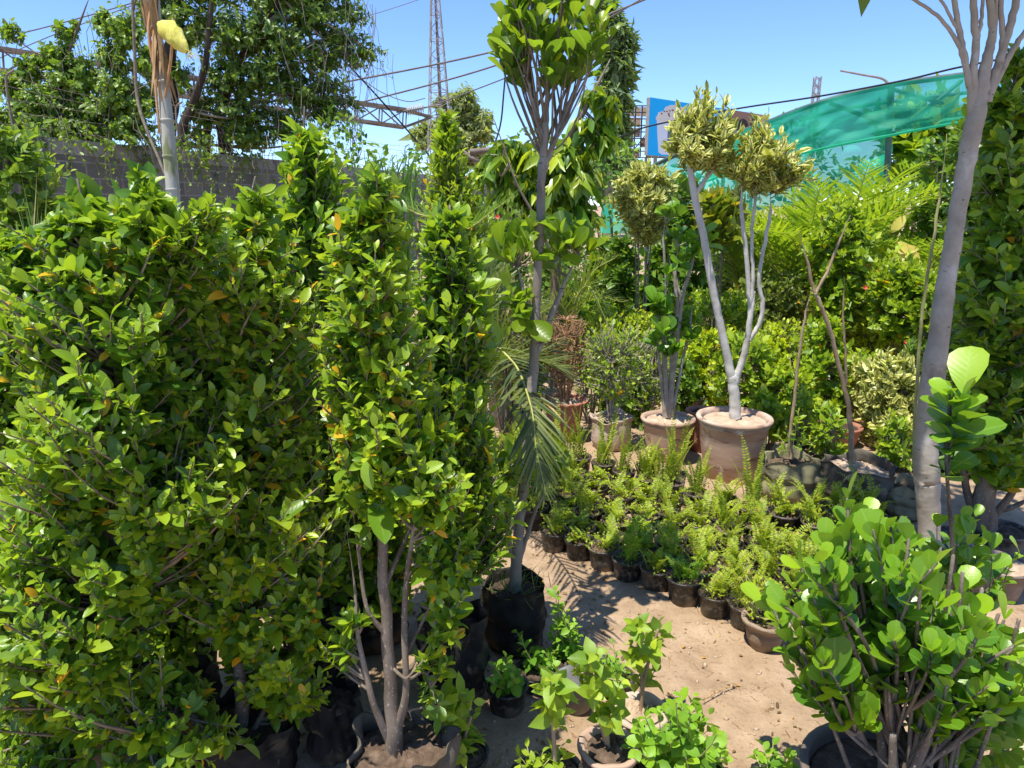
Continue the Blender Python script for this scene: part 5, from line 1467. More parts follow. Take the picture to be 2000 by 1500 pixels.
for k, (cx, bot, rim, hw, mt__, lb, st, straps, so) in enumerate(bags):
    c, r, h = potspec(cx, bot, rim, hw, .95)
    t = thing('bagged_plant', lb, 'bagged plant', (c[0], c[1], 0), 'plants in fabric bags')
    fabric_bag(t, c, r, h, mt__, so, .82, .014, straps, .022)
    if so == 'soil_pale':
        cl = MB(); n = 90; a = rng.uniform(0, 6.28, n); q_ = np.sqrt(rng.uniform(0, .8, n)) * r; s_ = rng.gamma(3, .004, n)
        Vp = octv[None] * s_[:, None, None] * rng.uniform(.5, 1.4, (n, 6, 1)) + np.stack([c[0] + q_ * np.cos(a), c[1] + q_ * np.sin(a), np.full(n, c[2] + h * .84)], -1)[:, None]
        tag(cl.add(Vp, None, (octf[None] + (np.arange(n) * 6)[:, None, None]).reshape(-1, 3)).build('clods', M['soil_pale'], t, smooth=False), kind='stuff')
    stem_plant(t, st, c[1], 'stem_yellow' if k == 2 else 'stem_tan', 7, 'stem')
    if k == 0:
        mw = MB(); ml = MB(); b_ = at(1545, 880, c[1]); tp = np.array([at(x, y, c[1] + rng.normal(0, .05)) for x, y in ((1520, 850), (1555, 820), (1570, 840), (1535, 830), (1580, 860), (1560, 800), (1525, 880))])
        sprays(mw, ml, tp, np.repeat(b_[None], 7, 0), 8, .3, (.05, .014), MID, r0=.003); mw.build('shoots', M['stem_yellow'], t); ml.build('foliage', M['hedge'], t)
for cx, bot, rim, hw, lb in ((1622, 935, 893, 40, 'black pot between the two larger fabric bags'), (1752, 950, 912, 52, 'wide black pot behind the tan fabric bag'), (1570, 905, 868, 34, 'black pot behind the mossy fabric bag')):
    c, r, h = potspec(cx, bot, rim, hw)
    bush('potted_plant', lb + ' with a grey stemmed shrub', 'potted plant', [(cx - 6, rim - 105, 16), (cx - 4, rim - 60, 34), (cx, rim - 20, 38), (cx, rim - 2, 22)], c[1], 70, 7, (.045, .013), 'hedge', wood='twig_grey', stems=3, cont=dict(type='pot', c=c, r=r, h=h), stem_r=.012, group='shrubs in black pots behind the bags')

# ------------------------------------------------------------------ fern bed
ORD = ['first', 'second', 'third', 'fourth', 'fifth', 'sixth', 'seventh', 'eighth', 'ninth', 'tenth', 'eleventh', 'twelfth', 'thirteenth', 'fourteenth', 'fifteenth', 'sixteenth']
R_F, H_F = .074, .115


def make_fern(kind, seedmat):
    t = thing('potted_fern', 'x', 'potted fern', (0, 0, 0), 'potted ferns in the fern bed')
    plastic_pot(t, np.array([0, 0, -.004]), R_F, H_F, 'plastic' if kind % 3 else 'plastic_dusty', .80, 'soil_dark' if kind % 2 else 'soil', .88, .006)
    mw = MB(); ml = MB()
    z = H_F * .86
    nf, Lr, lean = {0: (8, (.07, .14), (18, 60)), 1: (9, (.08, .18), (10, 52)), 2: (9, (.11, .26), (5, 46)), 3: (9, (.12, .34), (3, 34)), 4: (8, (.05, .11), (30, 75)), 5: (9, (.08, .20), (12, 58)), 6: (6, (.18, .28), (8, 44))}[kind]
    for i in range(nf):
        L = rng.uniform(*Lr); a0 = rng.uniform(*lean)
        b = np.array([rng.normal(0, .018), rng.normal(0, .018), z])
        wide = kind == 6
        frond(mw, ml, b, rng.uniform(0, 6.28), L, a0 * .6, a0 * 1.5 + rng.uniform(0, 25), 28 if L > .2 else 18, (.045 if wide else .025) * rng.uniform(.8, 1.2), (.0058 if wide else .0052), T=LO, rr=.0016, keel=.25, sweep=74, droop=.1, start=.10, twist=rng.uniform(-.12, .12))
    # small curled lower growth
    k = 80
    P = np.column_stack([rng.normal(0, .036, k), rng.normal(0, .030, k), z + rng.uniform(.0, .05, k)])
    leaves(ml, P, rng.normal(0, 1, (k, 3)) + np.array([0, 0, .5]), rng.normal(0, .6, (k, 3)) + np.array([0, 0, .8]), rng.uniform(.012, .028, k), .005, LO, .2, .4)
    mw.build('frond_stalks', M['rachis'], t); ml.build('fronds', M[seedmat], t)
    return t


protos = []
for kind, mt__ in ((0, 'fern'), (1, 'fern'), (2, 'fern'), (3, 'fern'), (4, 'fern'), (5, 'fern'), (6, 'fern_green'), (1, 'fern_green'), (3, 'fern'), (2, 'fern'), (5, 'fern'), (0, 'fern')):
    protos.append((kind, make_fern(kind, mt__)))
front = [(1066, 1082), (1113, 1101), (1161, 1119), (1208, 1142), (1264, 1163), (1318, 1187), (1379, 1210), (1441, 1236)]
fr_pts = [gp(*p)[:2] for p in front]
e0 = np.array(fr_pts[0]); e1 = np.array(fr_pts[-1]); ed = (e1 - e0) / np.linalg.norm(e1 - e0); en = np.array([-ed[1], ed[0]])
if en[1] < 0: en = -en
poly = np.array([e0 + en * .02, e1 + en * .02, [1.50, 2.95], [2.0, 3.55], [1.92, 3.80], [1.55, 3.86], [1.18, 3.86], [.98, 4.20], [.62, 4.42], [.10, 4.75], [-.32, 5.0], [-.30, 4.2], [.0, 3.6]])


def inside(p):
    c_ = False; j = len(poly) - 1
    for i in range(len(poly)):
        a, b = poly[i], poly[j]
        if (a[1] > p[1]) != (b[1] > p[1]) and p[0] < (b[0] - a[0]) * (p[1] - a[1]) / (b[1] - a[1]) + a[0]: c_ = not c_
        j = i
    return c_


rows = [[np.array(p) + en * R_F for p in fr_pts]]
row = 1
while row < 14:
    pts = []
    for k in range(-9, 22):
        p = e0 + en * (R_F + row * .150) + ed * ((k + .5 * (row % 2)) * .168) + rng.normal(0, .010, 2)
        if inside(p) and not (p[0] > 1.25 and p[1] > 3.68): pts.append(p)
    if pts: rows.append(pts)
    row += 1
used = set()
rowname = ['front', 'second', 'third', 'fourth', 'fifth', 'sixth', 'seventh', 'eighth', 'ninth', 'tenth', 'eleventh', 'twelfth', 'thirteenth', 'fourteenth']
desc = {0: 'short fern', 1: 'bushy fern', 2: 'upright fern', 3: 'tall upright fern', 4: 'sprawling low fern', 5: 'spreading fern', 6: 'broad arching fern'}


def copy_tree(o, parent=None):
    c_ = o.copy(); C.objects.link(c_); c_.parent = parent
    if parent is not None: c_.matrix_parent_inverse = o.matrix_parent_inverse.copy()
    for ch in children(o): copy_tree(ch, c_)
    return c_


frontkinds = [1, 4, 11, 6, 0, 7, 1, 2]
for ri, pts in enumerate(rows):
    for k, p in enumerate(pts):
        if ri == 0: pi = frontkinds[k]
        elif ri <= 3 or p[0] > 1.35: pi = int(rng.choice([0, 1, 4, 5, 11, 4, 10, 4, 0, 2]))
        elif ri <= 5: pi = int(rng.choice([1, 2, 5, 10, 9, 0, 4, 3]))
        else: pi = int(rng.choice([2, 3, 8, 9, 5, 3, 8]))
        kind, pr = protos[pi]
        if pi in used: o = copy_tree(pr)
        else: o = pr; used.add(pi)
        o.location = (p[0], p[1], 0); o.rotation_euler = (0, 0, rng.uniform(0, 6.28)); s_ = rng.uniform(.94, 1.06)
        o.scale = (s_, s_, s_ * rng.uniform(.95, 1.08) * (1.3 if ri > 5 else 1))
        green = 'green' if pi in (6, 7) else 'yellow green'
        where = 'in the front row' if ri == 0 else f'in the {rowname[ri]} row'
        pos = 'leftmost' if k == 0 else ('rightmost' if k == len(pts) - 1 else f'{ORD[k]} from left')
        o['label'] = f'{green} {desc[kind]} pot, {pos} {where}'
for i, (k_, pr) in enumerate(protos):
    if i not in used:
        for ch in children(pr): bpy.data.objects.remove(ch)
        bpy.data.objects.remove(pr)

# weathered clay pot at the end of the row
c, r, h = potspec(1497, 1277, 1206, 43, .7)
bush('potted_plant', 'weathered wet clay pot with a dry yellow plant ending the front fern row', 'potted plant', [(1470, 1120, 20), (1475, 1150, 36), (1485, 1185, 42), (1490, 1205, 30)], c[1], 60, 6, (.020, .006), 'fern', wood='stem_yellow', T=LO, stems=5,
     cont=dict(type='clay', c=c, r=r, h=h, mat='clay_mossy', taper=.66, soilmat='soil', fill=.9, rim=.022, lip=.008, rough=.002, double=False), stem_r=.003, r0=.002)

# ------------------------------------------------------------------ black bags left of the path and their trees
# topiary ficus in the big bag
cA, rA, hA = potspec(1005, 1287, 1140, 61, .95)
YA = cA[1]
t = thing('topiary_tree', 'slender round leaved topiary tree with a ball crown in a black bag beside the path', 'tree', (cA[0], YA, 0), 'tall ficus plants in black bags')
fabric_bag(t, cA, rA, hA, 'bag', 'soil_dark', .84, .010, (), .012)
s1 = stem_plant(t, [[(1004, 1165, 13), (1010, 1080, 11), (1018, 985, 10), (1028, 890, 9.5), (1038, 790, 10), (1042, 715, 10), (1046, 640, 9), (1050, 540, 9), (1056, 420, 9), (1058, 340, 8.5), (1064, 270, 8), (1068, 200, 6), (1070, 120, 4), (1072, 30, 3)],
                    [(1043, 700, 8), (1062, 655, 6.5), (1078, 612, 6), (1096, 572, 4.5), (1112, 530, 3)], [(1080, 610, 4), (1098, 560, 3.2), (1130, 500, 2.2)], [(1062, 335, 6), (1082, 280, 5.5), (1100, 230, 5), (1130, 160, 3.5), (1150, 90, 2.5)], [(1064, 300, 5), (1050, 230, 4), (1030, 160, 3), (1010, 90, 2.2)],
                    [(1008, 1110, 6), (985, 1020, 4), (970, 960, 3), (965, 900, 2)], [(1014, 1100, 6), (1040, 1010, 4), (1070, 950, 3), (1088, 890, 2)], [(1044, 640, 4.5), (1025, 575, 3.5), (1010, 520, 2.4)], [(1046, 660, 3), (1030, 640, 2.5), (1012, 600, 2)]], YA, 'bark_mid', 9)
mw = MB(); ml = MB()
prf = [(1078, -110, 70), (1078, -50, 105), (1078, 15, 122), (1078, 70, 122), (1080, 110, 96), (1082, 135, 56)]
tips, rd = crown_tips(prf, YA, 54, .3, lump=.08)
hub = np.concatenate([s1[0][44:62, :3], s1[3][2:14, :3], s1[4][2:14, :3]])
zz = np.clip(tips[:, 2] - 1.35 * rd - .12, hub[:, 2].min(), hub[:, 2].max())
cost = np.abs(hub[None, :, 2] - zz[:, None]) + .35 * np.linalg.norm((tips[:, None] - hub[None])[..., :2], axis=2)
sprays(mw, ml, tips, hub[np.argmin(cost, 1)], 9, .70, (.070, .0210), ROUND, r0=.0048, r1=.0020, theta=50, up=.6, K=8, bulge=.05, jit=.3)
mw.build('branches', M['twig'], t); ml.build('crown', M['round_top'], t); mw = MB(); ml = MB()
nm = [(1020, 445), (1000, 470), (975, 470), (962, 490), (985, 500), (1040, 440), (1060, 470), (1075, 440), (1095, 450), (1110, 435), (1130, 450), (1125, 480), (1145, 470), (1090, 490), (1070, 510), (1105, 505), (1050, 500), (1085, 465), (1150, 490), (1015, 490), (1000, 510), (1030, 470), (1110, 470), (1065, 450)]
tp = np.array([at(x, y, YA + rng.normal(0, .09)) for x, y in nm]); hub2 = np.concatenate([s1[1][8:, :3], s1[2][4:, :3], s1[7][6:, :3]])
cost = np.linalg.norm(tp[:, None] - hub2[None], axis=2) + np.where(hub2[None, :, 2] > tp[:, None, 2] - .03, .5, 0)
sprays(mw, ml, tp, hub2[np.argmin(cost, 1)], 7, .60, (.066, .0205), ROUND, r0=.0038, theta=50, up=.6)
mw.build('branches', M['twig'], t); ml.build('side_crown', M['round_top'], t); mw = MB(); ml = MB()
nm = [(1000, 570), (1012, 585), (1018, 610), (1005, 620), (1020, 630), (990, 560)]
tp = np.array([at(x, y, YA + rng.normal(0, .05)) for x, y in nm]); hub2 = s1[8][4:, :3]
sprays(mw, ml, tp, hub2[rng.integers(0, len(hub2), len(tp))], 7, .4, (.064, .021), ROUND, r0=.003, theta=60, up=.1)
mw.build('branches', M['twig'], t); ml.build('side_shoot', M['round_top'], t); mw = MB(); ml = MB()
nm = [(965, 890), (985, 910), (1000, 880), (975, 940), (1010, 925), (1070, 900), (1088, 880), (1050, 935), (990, 950), (960, 960), (1000, 990), (1035, 960), (1095, 910), (1020, 895)]
tp = np.array([at(x, y, YA + rng.normal(0, .06)) for x, y in nm]); hub2 = np.concatenate([s1[5][4:, :3], s1[6][4:, :3], s1[0][4:10, :3]])
cost = np.linalg.norm(tp[:, None] - hub2[None], axis=2)
sprays(mw, ml, tp, hub2[np.argmin(cost, 1)], 7, .35, (.064, .021), ROUND, r0=.003, theta=60, up=.2)
mw.build('branches', M['twig'], t); ml.build('basal_shoots', M['round_top'], t)
gm = MB(); k = 70; b_ = np.column_stack([cA[0] + rng.normal(0, rA * .45, k), YA + rng.normal(0, rA * .45, k), np.full(k, hA * .84)])
leaves(gm, b_, rng.normal(0, .6, (k, 3)) + np.array([0, 0, 1]), rng.normal(0, 1, (k, 3)), rng.uniform(.06, .14, k), .0016, STRAP, .5, .3)
tag(gm.build('weeds', M['grass'], t), kind='stuff')

# ficus columns. bag radius and height follow the bags that show
FC = 'tall ficus plants in black bags'


def ficus(label, axis, soil_z, Y, prof, n, nl, leaf, mat, cx, rb, hb, bagmat='bag', **kw):
    base = at(axis[0][0], axis[0][1], Y)
    kw.setdefault('shoots', 36)
    return column('ficus_column', label, 'ficus', axis, Y, prof, n, nl, leaf, mat, FC, cont=dict(type='bag', c=np.array([at(cx, axis[0][1], Y)[0], Y, -.004]), r=rb, h=hb, mat=bagmat, **kw.pop('bagkw', {})), **kw)


Y3 = float(gp(772, 1470, .19)[1])
ficus('nearest ficus with an open branched grey trunk and yellowing leaves in the foreground', [(773, 1478, 19), (766, 1385, 15), (757, 1250, 12), (748, 1110, 10.5), (740, 960, 9.5), (733, 840, 8), (722, 700, 6.5), (718, 560, 5), (726, 430, 3), (738, 348, 1.5)], .19, Y3,
      [(742, 375, 8), (732, 420, 34), (724, 490, 72), (722, 580, 92), (730, 700, 100), (752, 800, 108), (775, 890, 112), (790, 980, 104)], 600, 11, (.037, .0086), 'ficus_yellow', 785, .150, .225, 'bag_dark',
      side=[[(777, 1420, 10), (795, 1340, 7.5), (790, 1220, 7), (796, 1120, 6), (815, 1000, 4), (830, 900, 2.5)], [(760, 1445, 9), (735, 1370, 7), (720, 1310, 6), (700, 1230, 4.5), (690, 1150, 3.6), (672, 1050, 2.5)], [(756, 1240, 6), (720, 1180, 4.5), (700, 1080, 3.5), (690, 980, 2.2)],
            [(750, 1150, 6), (790, 1060, 4.5), (820, 980, 3.2), (850, 900, 2)], [(788, 1290, 4), (830, 1210, 3.5), (870, 1130, 3), (905, 1080, 2)], [(762, 1300, 3.5), (800, 1305, 3.2), (830, 1325, 2.6), (856, 1345, 2)], [(745, 1060, 4), (715, 980, 3.2), (680, 900, 2.2)], [(789, 1330, 4), (820, 1290, 3.2), (845, 1240, 2.6), (880, 1220, 2)]],
      more=[([(870, 1060, 40), (890, 1110, 56), (885, 1160, 46), (860, 1200, 30)], 44), ([(860, 1210, 34), (870, 1240, 44), (850, 1270, 26)], 14), ([(845, 880, 20), (850, 930, 34), (860, 1000, 40)], 24), ([(845, 1330, 12), (856, 1350, 22), (850, 1375, 14)], 5), ([(655, 1230, 20), (665, 1262, 40), (668, 1290, 30)], 10), ([(690, 1190, 30), (690, 1240, 30)], 8)],
      inner=.2, rise=1.5, start=.1, r0=.0045, theta=58, up=.2, lump=.25, tl=.45, bagkw=dict(fold=.02, sag=.03, fill=.86, soilmat='soil'))
ficus('second ficus with a straight trunk and many orange leaves, between the left column and the open trunk', [(474, 1500, 15), (472, 1400, 14), (468, 1250, 12), (455, 1050, 10.5), (458, 880, 10), (470, 740, 8), (474, 620, 7), (480, 480, 4), (500, 345, 1.6)], .2, 1.86,
      [(505, 385, 8), (498, 420, 38), (485, 470, 84), (488, 540, 122), (500, 680, 134), (502, 820, 138), (508, 960, 132), (515, 1100, 124), (530, 1220, 108), (545, 1320, 84), (560, 1370, 50)], 900, 13, (.036, .0084), 'ficus_yellow', 480, .15, .22,
      inner=.3, rise=1.6, start=.08, r0=.0045, theta=60, tl=.5, lump=.36, side=[[(472, 1470, 7), (520, 1380, 5), (560, 1300, 4), (600, 1220, 3)]])
ficus('broad glossy ficus column at the left front with a thick trunk', [(188, 1560, 24), (186, 1450, 22), (190, 1330, 20), (205, 1150, 15), (220, 950, 13), (230, 760, 10), (215, 600, 7), (180, 470, 4), (150, 350, 2)], .2, 1.66,
      [(152, 375, 8), (160, 412, 34), (180, 468, 80), (208, 550, 148), (220, 660, 184), (218, 800, 192), (215, 940, 190), (205, 1060, 186), (185, 1160, 178), (150, 1260, 160), (110, 1340, 110)], 1150, 14, (.0365, .0086), 'ficus', 190, .17, .2,
      inner=.35, rise=1.6, start=.08, r0=.0055, theta=60, tl=.5, lump=.38, more=[([(272, 352, 8), (275, 390, 32), (280, 430, 58), (290, 500, 76)], 80), ([(415, 405, 12), (400, 440, 40), (370, 480, 66)], 60), ([(150, 1350, 60), (90, 1420, 110), (60, 1490, 110)], 110), ([(320, 1340, 60), (330, 1420, 90), (350, 1500, 110)], 95), ([(200, 1300, 150), (220, 1400, 140)], 22)],
      side=[[(186, 1500, 10), (120, 1420, 8), (60, 1330, 7), (0, 1285, 6), (-60, 1260, 4)], [(190, 1480, 7), (230, 1440, 5), (300, 1420, 4), (350, 1400, 3)], [(192, 1420, 8), (150, 1330, 6), (110, 1240, 4)], [(220, 960, 6), (250, 800, 5), (275, 600, 4), (274, 340, 1.5)], [(195, 1330, 8), (270, 1200, 6), (330, 1000, 4)]])
ficus('tall dark ficus whose narrow top stands highest in the ficus group', [(612, 1300, 9), (615, 1100, 9), (612, 900, 8), (606, 700, 7), (602, 500, 5), (600, 360, 3.6), (594, 208, 1.4)], .2, 2.45,
      [(594, 250, 5), (596, 272, 30), (602, 310, 54), (606, 352, 58), (602, 385, 62), (606, 460, 76), (620, 560, 90), (630, 700, 96), (635, 850, 96), (630, 1000, 90), (630, 1120, 70)], 640, 12, (.046, .0108), 'ficus', 645, .11, .26, inner=.25, rise=1.6, theta=56, up=.3)
cB, rB, hB = potspec(880, 1392, 1205, 64, .95)
column('ficus_column', 'dense dark ficus column on the right of the group in a bulging black bag', 'ficus', [(882, 1222, 10), (884, 1100, 9), (880, 900, 8), (880, 700, 7), (878, 520, 5), (880, 400, 2)], cB[1],
       [(882, 415, 10), (878, 445, 44), (878, 500, 66), (884, 570, 78), (885, 700, 76), (880, 850, 74), (888, 980, 74), (890, 1070, 62), (888, 1120, 40)], 600, 12, (.046, .0110), 'ficus', FC, cont=dict(type='bag', c=cB, r=rB, h=hB, mat='bag', fold=.018), inner=.25, rise=1.6, theta=58, more=[([(945, 860, 30), (955, 930, 50), (962, 1010, 56), (960, 1080, 46)], 80)])
ficus('shaded ficus at the left edge behind the broad glossy column', [(52, 1330, 20), (58, 1200, 17), (50, 1000, 12), (40, 750, 9), (40, 480, 3)], .2, 2.35,
      [(40, 470, 20), (36, 540, 66), (30, 660, 84), (20, 800, 92), (15, 950, 94), (20, 1080, 90), (30, 1180, 70)], 560, 12, (.042, .0100), 'ficus', 52, .15, .22, inner=.3, theta=60)
ficus('shaded ficus hidden between the left column and the second ficus', [(340, 1380, 12), (338, 1200, 11), (335, 900, 9), (335, 600, 6), (340, 400, 3)], .2, 2.12,
      [(345, 410, 20), (340, 470, 80), (338, 560, 105), (338, 760, 110), (340, 950, 108), (345, 1120, 100), (345, 1250, 76)], 620, 12, (.042, .0100), 'ficus', 340, .15, .22, inner=.3, theta=60)
ficus('shaded ficus behind the open trunk with bluish dark leaves', [(735, 1300, 10), (735, 1100, 9), (730, 850, 7), (728, 600, 5), (740, 470, 2)], .2, 2.60,
      [(745, 480, 16), (740, 540, 62), (735, 640, 84), (735, 800, 90), (735, 950, 88), (740, 1080, 80), (742, 1180, 60)], 420, 11, (.056, .0138), 'ficus', 735, .13, .24, inner=.3, theta=60)
ficus('shaded rear ficus showing only between the second ficus and the tallest top', [(470, 1250, 10), (470, 1000, 9), (480, 700, 6), (530, 420, 2)], .2, 2.9,
      [(540, 440, 20), (520, 510, 70), (500, 640, 90), (490, 850, 92), (490, 1050, 80)], 380, 10, (.056, .0138), 'ficus', 470, .13, .24, inner=.3, theta=60)
ficus('added ficus mostly out of the picture at the very left edge, shading the ground', [(-90, 1560, 20), (-80, 1300, 16), (-90, 1000, 12), (-110, 700, 8), (-120, 480, 3)], .2, 1.95,  # row continued past the left edge, added to shade the ground
      [(-120, 440, 30), (-120, 540, 110), (-120, 760, 130), (-110, 1000, 130), (-90, 1200, 120), (-70, 1350, 120), (-70, 1450, 100)], 620, 11, (.040, .0096), 'ficus', -90, .16, .2, inner=.3, theta=60, side=[[(-85, 1480, 8), (-20, 1380, 6), (40, 1250, 4)]])
# extra black bag in the dark gap
c, r, h = potspec(645, 1500, 1352, 50, .95)
t = thing('fabric_bag', 'dark fabric bag with a pale frayed rim in the shade left of the open trunk', 'plant bag', (c[0], c[1], 0)); fabric_bag(t, c, r, h, 'bag', 'soil_dark', .84, .014)

# ------------------------------------------------------------------ forked tree on the right
YT = float(gp(1815, 1175)[1])
t = thing('forked_tree', 'leaning smooth grey trunk that forks into many branches at the upper right', 'tree', (gp(1818, 1175)[0], YT, 0))
s1 = stem_plant(t, [[(1818, 1180, 22.1), (1816, 1080, 20.2), (1814, 1000, 20.2), (1812, 955, 22.1), (1810, 925, 23.0), (1809, 895, 20.7), (1812, 830, 19.8), (1822, 740, 21.2), (1836, 640, 18.4), (1850, 540, 16.6), (1866, 440, 15.6), (1880, 360, 15.6), (1893, 290, 16.6), (1905, 235, 16.6), (1914, 190, 14.7), (1925, 130, 12.9), (1940, 60, 11.5), (1948, -20, 10.1), (1955, -140, 7.4)],
                    [(1902, 250, 8.8), (1895, 180, 6.8), (1885, 120, 5.8), (1874, 60, 5.4), (1862, -10, 4.8), (1850, -110, 3.4)], [(1886, 130, 4.8), (1868, 80, 4.0), (1830, 30, 3.4), (1775, -5, 2.8), (1700, -50, 1.7)], [(1906, 215, 8.8), (1902, 140, 7.5), (1905, 70, 6.8), (1900, 0, 6.2), (1890, -100, 4.0)],
                    [(1914, 200, 10.2), (1920, 140, 8.2), (1938, 70, 7.5), (1932, -10, 6.8), (1925, -120, 4.8)], [(1925, 200, 9.6), (1945, 140, 8.2), (1965, 80, 7.5), (1985, 0, 6.8), (2010, -110, 4.8)], [(1930, 190, 7.5), (1960, 130, 6.2), (1990, 80, 5.4), (2040, 10, 4.8), (2100, -80, 2.8)], [(1935, 170, 6.8), (1958, 90, 5.4), (1955, 20, 4.8), (1960, -80, 3.4)],
                    [(1876, 70, 3.4), (1850, 20, 2.8), (1815, -30, 2.0), (1780, -100, 1.4)], [(1904, 90, 4.0), (1918, 30, 3.4), (1922, -60, 2.8)]], YT, 'bark_grey', 14)
ml = MB(); mw = MB()
hub = np.concatenate([s_[-9:, :3] for s_ in s1])
n = 360
cc = at(1930, -150, YT) + np.array([-.10, -.10, .62])
v = nrm(rng.normal(0, 1, (n, 3))) * (rng.uniform(.1, 1, (n, 1)) ** .45) * np.array([.85, .80, .75])
tp = cc + v; tp = tp[np.array([tp_[2] > at(1900, -60, tp_[1])[2] for tp_ in tp])]
cost = np.linalg.norm(tp[:, None] - hub[None], axis=2)
sprays(mw, ml, tp, hub[np.argmin(cost, 1)], 12, .35, (.10, .026), MID, r0=.010, theta=62, jit=.4)
mw.build('branches', M['bark_grey'], t); ml.build('crown', M['tree'], t)

# ------------------------------------------------------------------ right side columns
c, r, h = potspec(1950, 1095, 1030, 52)
column('ficus_column', 'tall leafy column at the right edge in a black pot', 'ficus', [(1925, 1035, 22), (1922, 980, 20), (1935, 880, 15), (1950, 700, 11), (1965, 450, 8), (1985, 130, 3)], c[1],
       [(1990, 105, 20), (1988, 180, 62), (1982, 300, 92), (1980, 450, 98), (1975, 600, 98), (1970, 740, 92), (1962, 850, 84), (1955, 920, 60)], 560, 10, (.064, .0160), 'ficus', 'columns at the right edge', cont=dict(type='pot', c=c, r=r, h=h, mat='plastic_dusty'), wood='bark', twig='twig_grey',
       inner=.3, rise=1.1, start=.02, side=[[(1915, 1030, 10), (1895, 960, 7), (1885, 880, 5), (1890, 760, 3)], [(1930, 1020, 9), (1965, 960, 7), (1995, 900, 5)], [(1925, 1000, 6), (1970, 990, 5), (2030, 960, 3)], [(1920, 960, 6), (1960, 900, 5), (2000, 820, 3)]])
column('ficus_column', 'second leafy column behind the right edge column and forked trunk', 'ficus', [(1925, 800, 12), (1920, 600, 9), (1915, 400, 7), (1920, 200, 3)], 5.2,
       [(1925, 180, 20), (1920, 240, 56), (1915, 340, 72), (1915, 500, 76), (1915, 650, 76), (1915, 780, 66)], 300, 9, (.085, .022), 'hedge_deep', 'columns at the right edge', wood='bark', inner=.3)
# pots on the right
c, r, h = potspec(1948, 1186, 1098, 56)
t = thing('sand_pot', 'big brown plastic pot filled with pale sand at the right edge', 'plant pot', (c[0], c[1], 0)); plastic_pot(t, c, r, h, 'pot_brown', .76, 'soil_pale', .95, .010)
t = thing('tipped_pot', 'ribbed black plastic pot lying tipped over below the sand pot', 'plant pot', (gp(1890, 1190)[0], gp(1890, 1190)[1], 0)); t.rotation_euler = (math.radians(0), 0, 0)
mb = MB(); K = 26; zz = np.linspace(0, .24, K); rr = np.linspace(.10, .135, K) + .003 * np.sin(np.arange(K) * 2.4)
prof_ = list(zip(rr, zz)) + [(.14, .243), (.128, .243), (.12, .2), (.095, .01), (.01, .01)]
prof_ = [(.01, 0)] + prof_
lathe(mb, prof_, (0, 0, 0), 40)
Rm = np.array([[math.cos(.5), 0, math.sin(.5)], [0, 1, 0], [-math.sin(.5), 0, math.cos(.5)]]) @ np.array([[1, 0, 0], [0, math.cos(1.45), math.sin(1.45)], [0, -math.sin(1.45), math.cos(1.45)]])
mb.v = [v @ Rm.T + np.array(t.location) + np.array([0, .02, .122]) for v in mb.v]
mb.build('pot', M['plastic_dusty'], t)

# round leaved shrub in the near right pot
Y1 = 1.55; cR = np.array([at(1770, 1480, Y1)[0] - .02, Y1, -.004])
t = thing('round_leaf_shrub', 'big shiny round leaved shrub in a wide pot at the lower right', 'potted plant', (cR[0], cR[1], 0))
plastic_pot(t, cR, .215, .285, 'pot_brown', .74, 'soil', .86, .018)
b0 = np.array([cR[0], cR[1], .245])
tipspx = [(1660, 1025), (1690, 1010), (1720, 1060), (1632, 1060), (1600, 1095), (1565, 1110), (1548, 1150), (1535, 1185), (1590, 1170), (1630, 1130), (1655, 1110), (1700, 1100), (1745, 1095), (1760, 1120), (1790, 1140), (1715, 1150), (1680, 1170), (1640, 1185), (1610, 1210), (1585, 1235), (1570, 1265), (1605, 1290),
          (1665, 1230), (1720, 1210), (1760, 1190), (1800, 1180), (1830, 1175), (1835, 1215), (1790, 1230), (1745, 1250), (1700, 1270), (1650, 1270), (1690, 1320), (1610, 1335), (1622, 1352), (1640, 1345), (1740, 1310), (1780, 1290), (1820, 1270), (1860, 1240), (1900, 1200), (1915, 1230), (1880, 1275), (1930, 1310), (1965, 1320),
          (1945, 1370), (1985, 1400), (1960, 1430), (1900, 1390), (1850, 1340), (1810, 1350), (1860, 1420), (1900, 1460), (1980, 1470), (1820, 1440), (1930, 1340), (1775, 1050), (1740, 1030), (1705, 1035), (1610, 1060), (1830, 1100), (1760, 1155), (1870, 1310), (1990, 1350), (1995, 1290)]
tp = np.array([at(x, y, Y1 + rng.uniform(-.16, .20)) for x, y in tipspx])
more = np.array([at(x + rng.normal(0, 30), y + rng.normal(20, 25), Y1 + rng.uniform(.0, .32)) for x, y in (tipspx + tipspx[::2])])
low = np.array([at(x, y, Y1 + rng.uniform(-.12, .2)) for x, y in zip(rng.uniform(1640, 1990, 44), rng.uniform(1240, 1430, 44))])
tp = tp[rng.permutation(len(tp))]
tp = np.vstack([tp, more, low])
k = len(tp)
a = rng.uniform(0, 6.28, k); dirs = tp - b0
att = b0 + np.stack([dirs[:, 0] * .16, dirs[:, 1] * .16, 0 * a], -1) + rng.normal(0, .015, (k, 3)) * np.array([1, 1, 0])
att[:, 2] = b0[2] + rng.uniform(-.02, .10, k)
for i in range(9, k):                      # later shoots leave the lower part of an earlier one
    j = int(np.argmin(np.linalg.norm(tp[:9] - tp[i], axis=1))); f_ = rng.uniform(.25, .55)
    att[i] = att[j] * (1 - f_) + tp[j] * f_ - np.array([0, 0, .02])
mw = MB(); ml = MB()
sprays(mw, ml, tp, att, 13, .58, (.054, .0185), ROUND, r0=.0065, r1=.003, theta=54, K=9, up=.5, bulge=.02, droop=.12, fold=.22, sides=6, jit=.28, tipsize=.8)
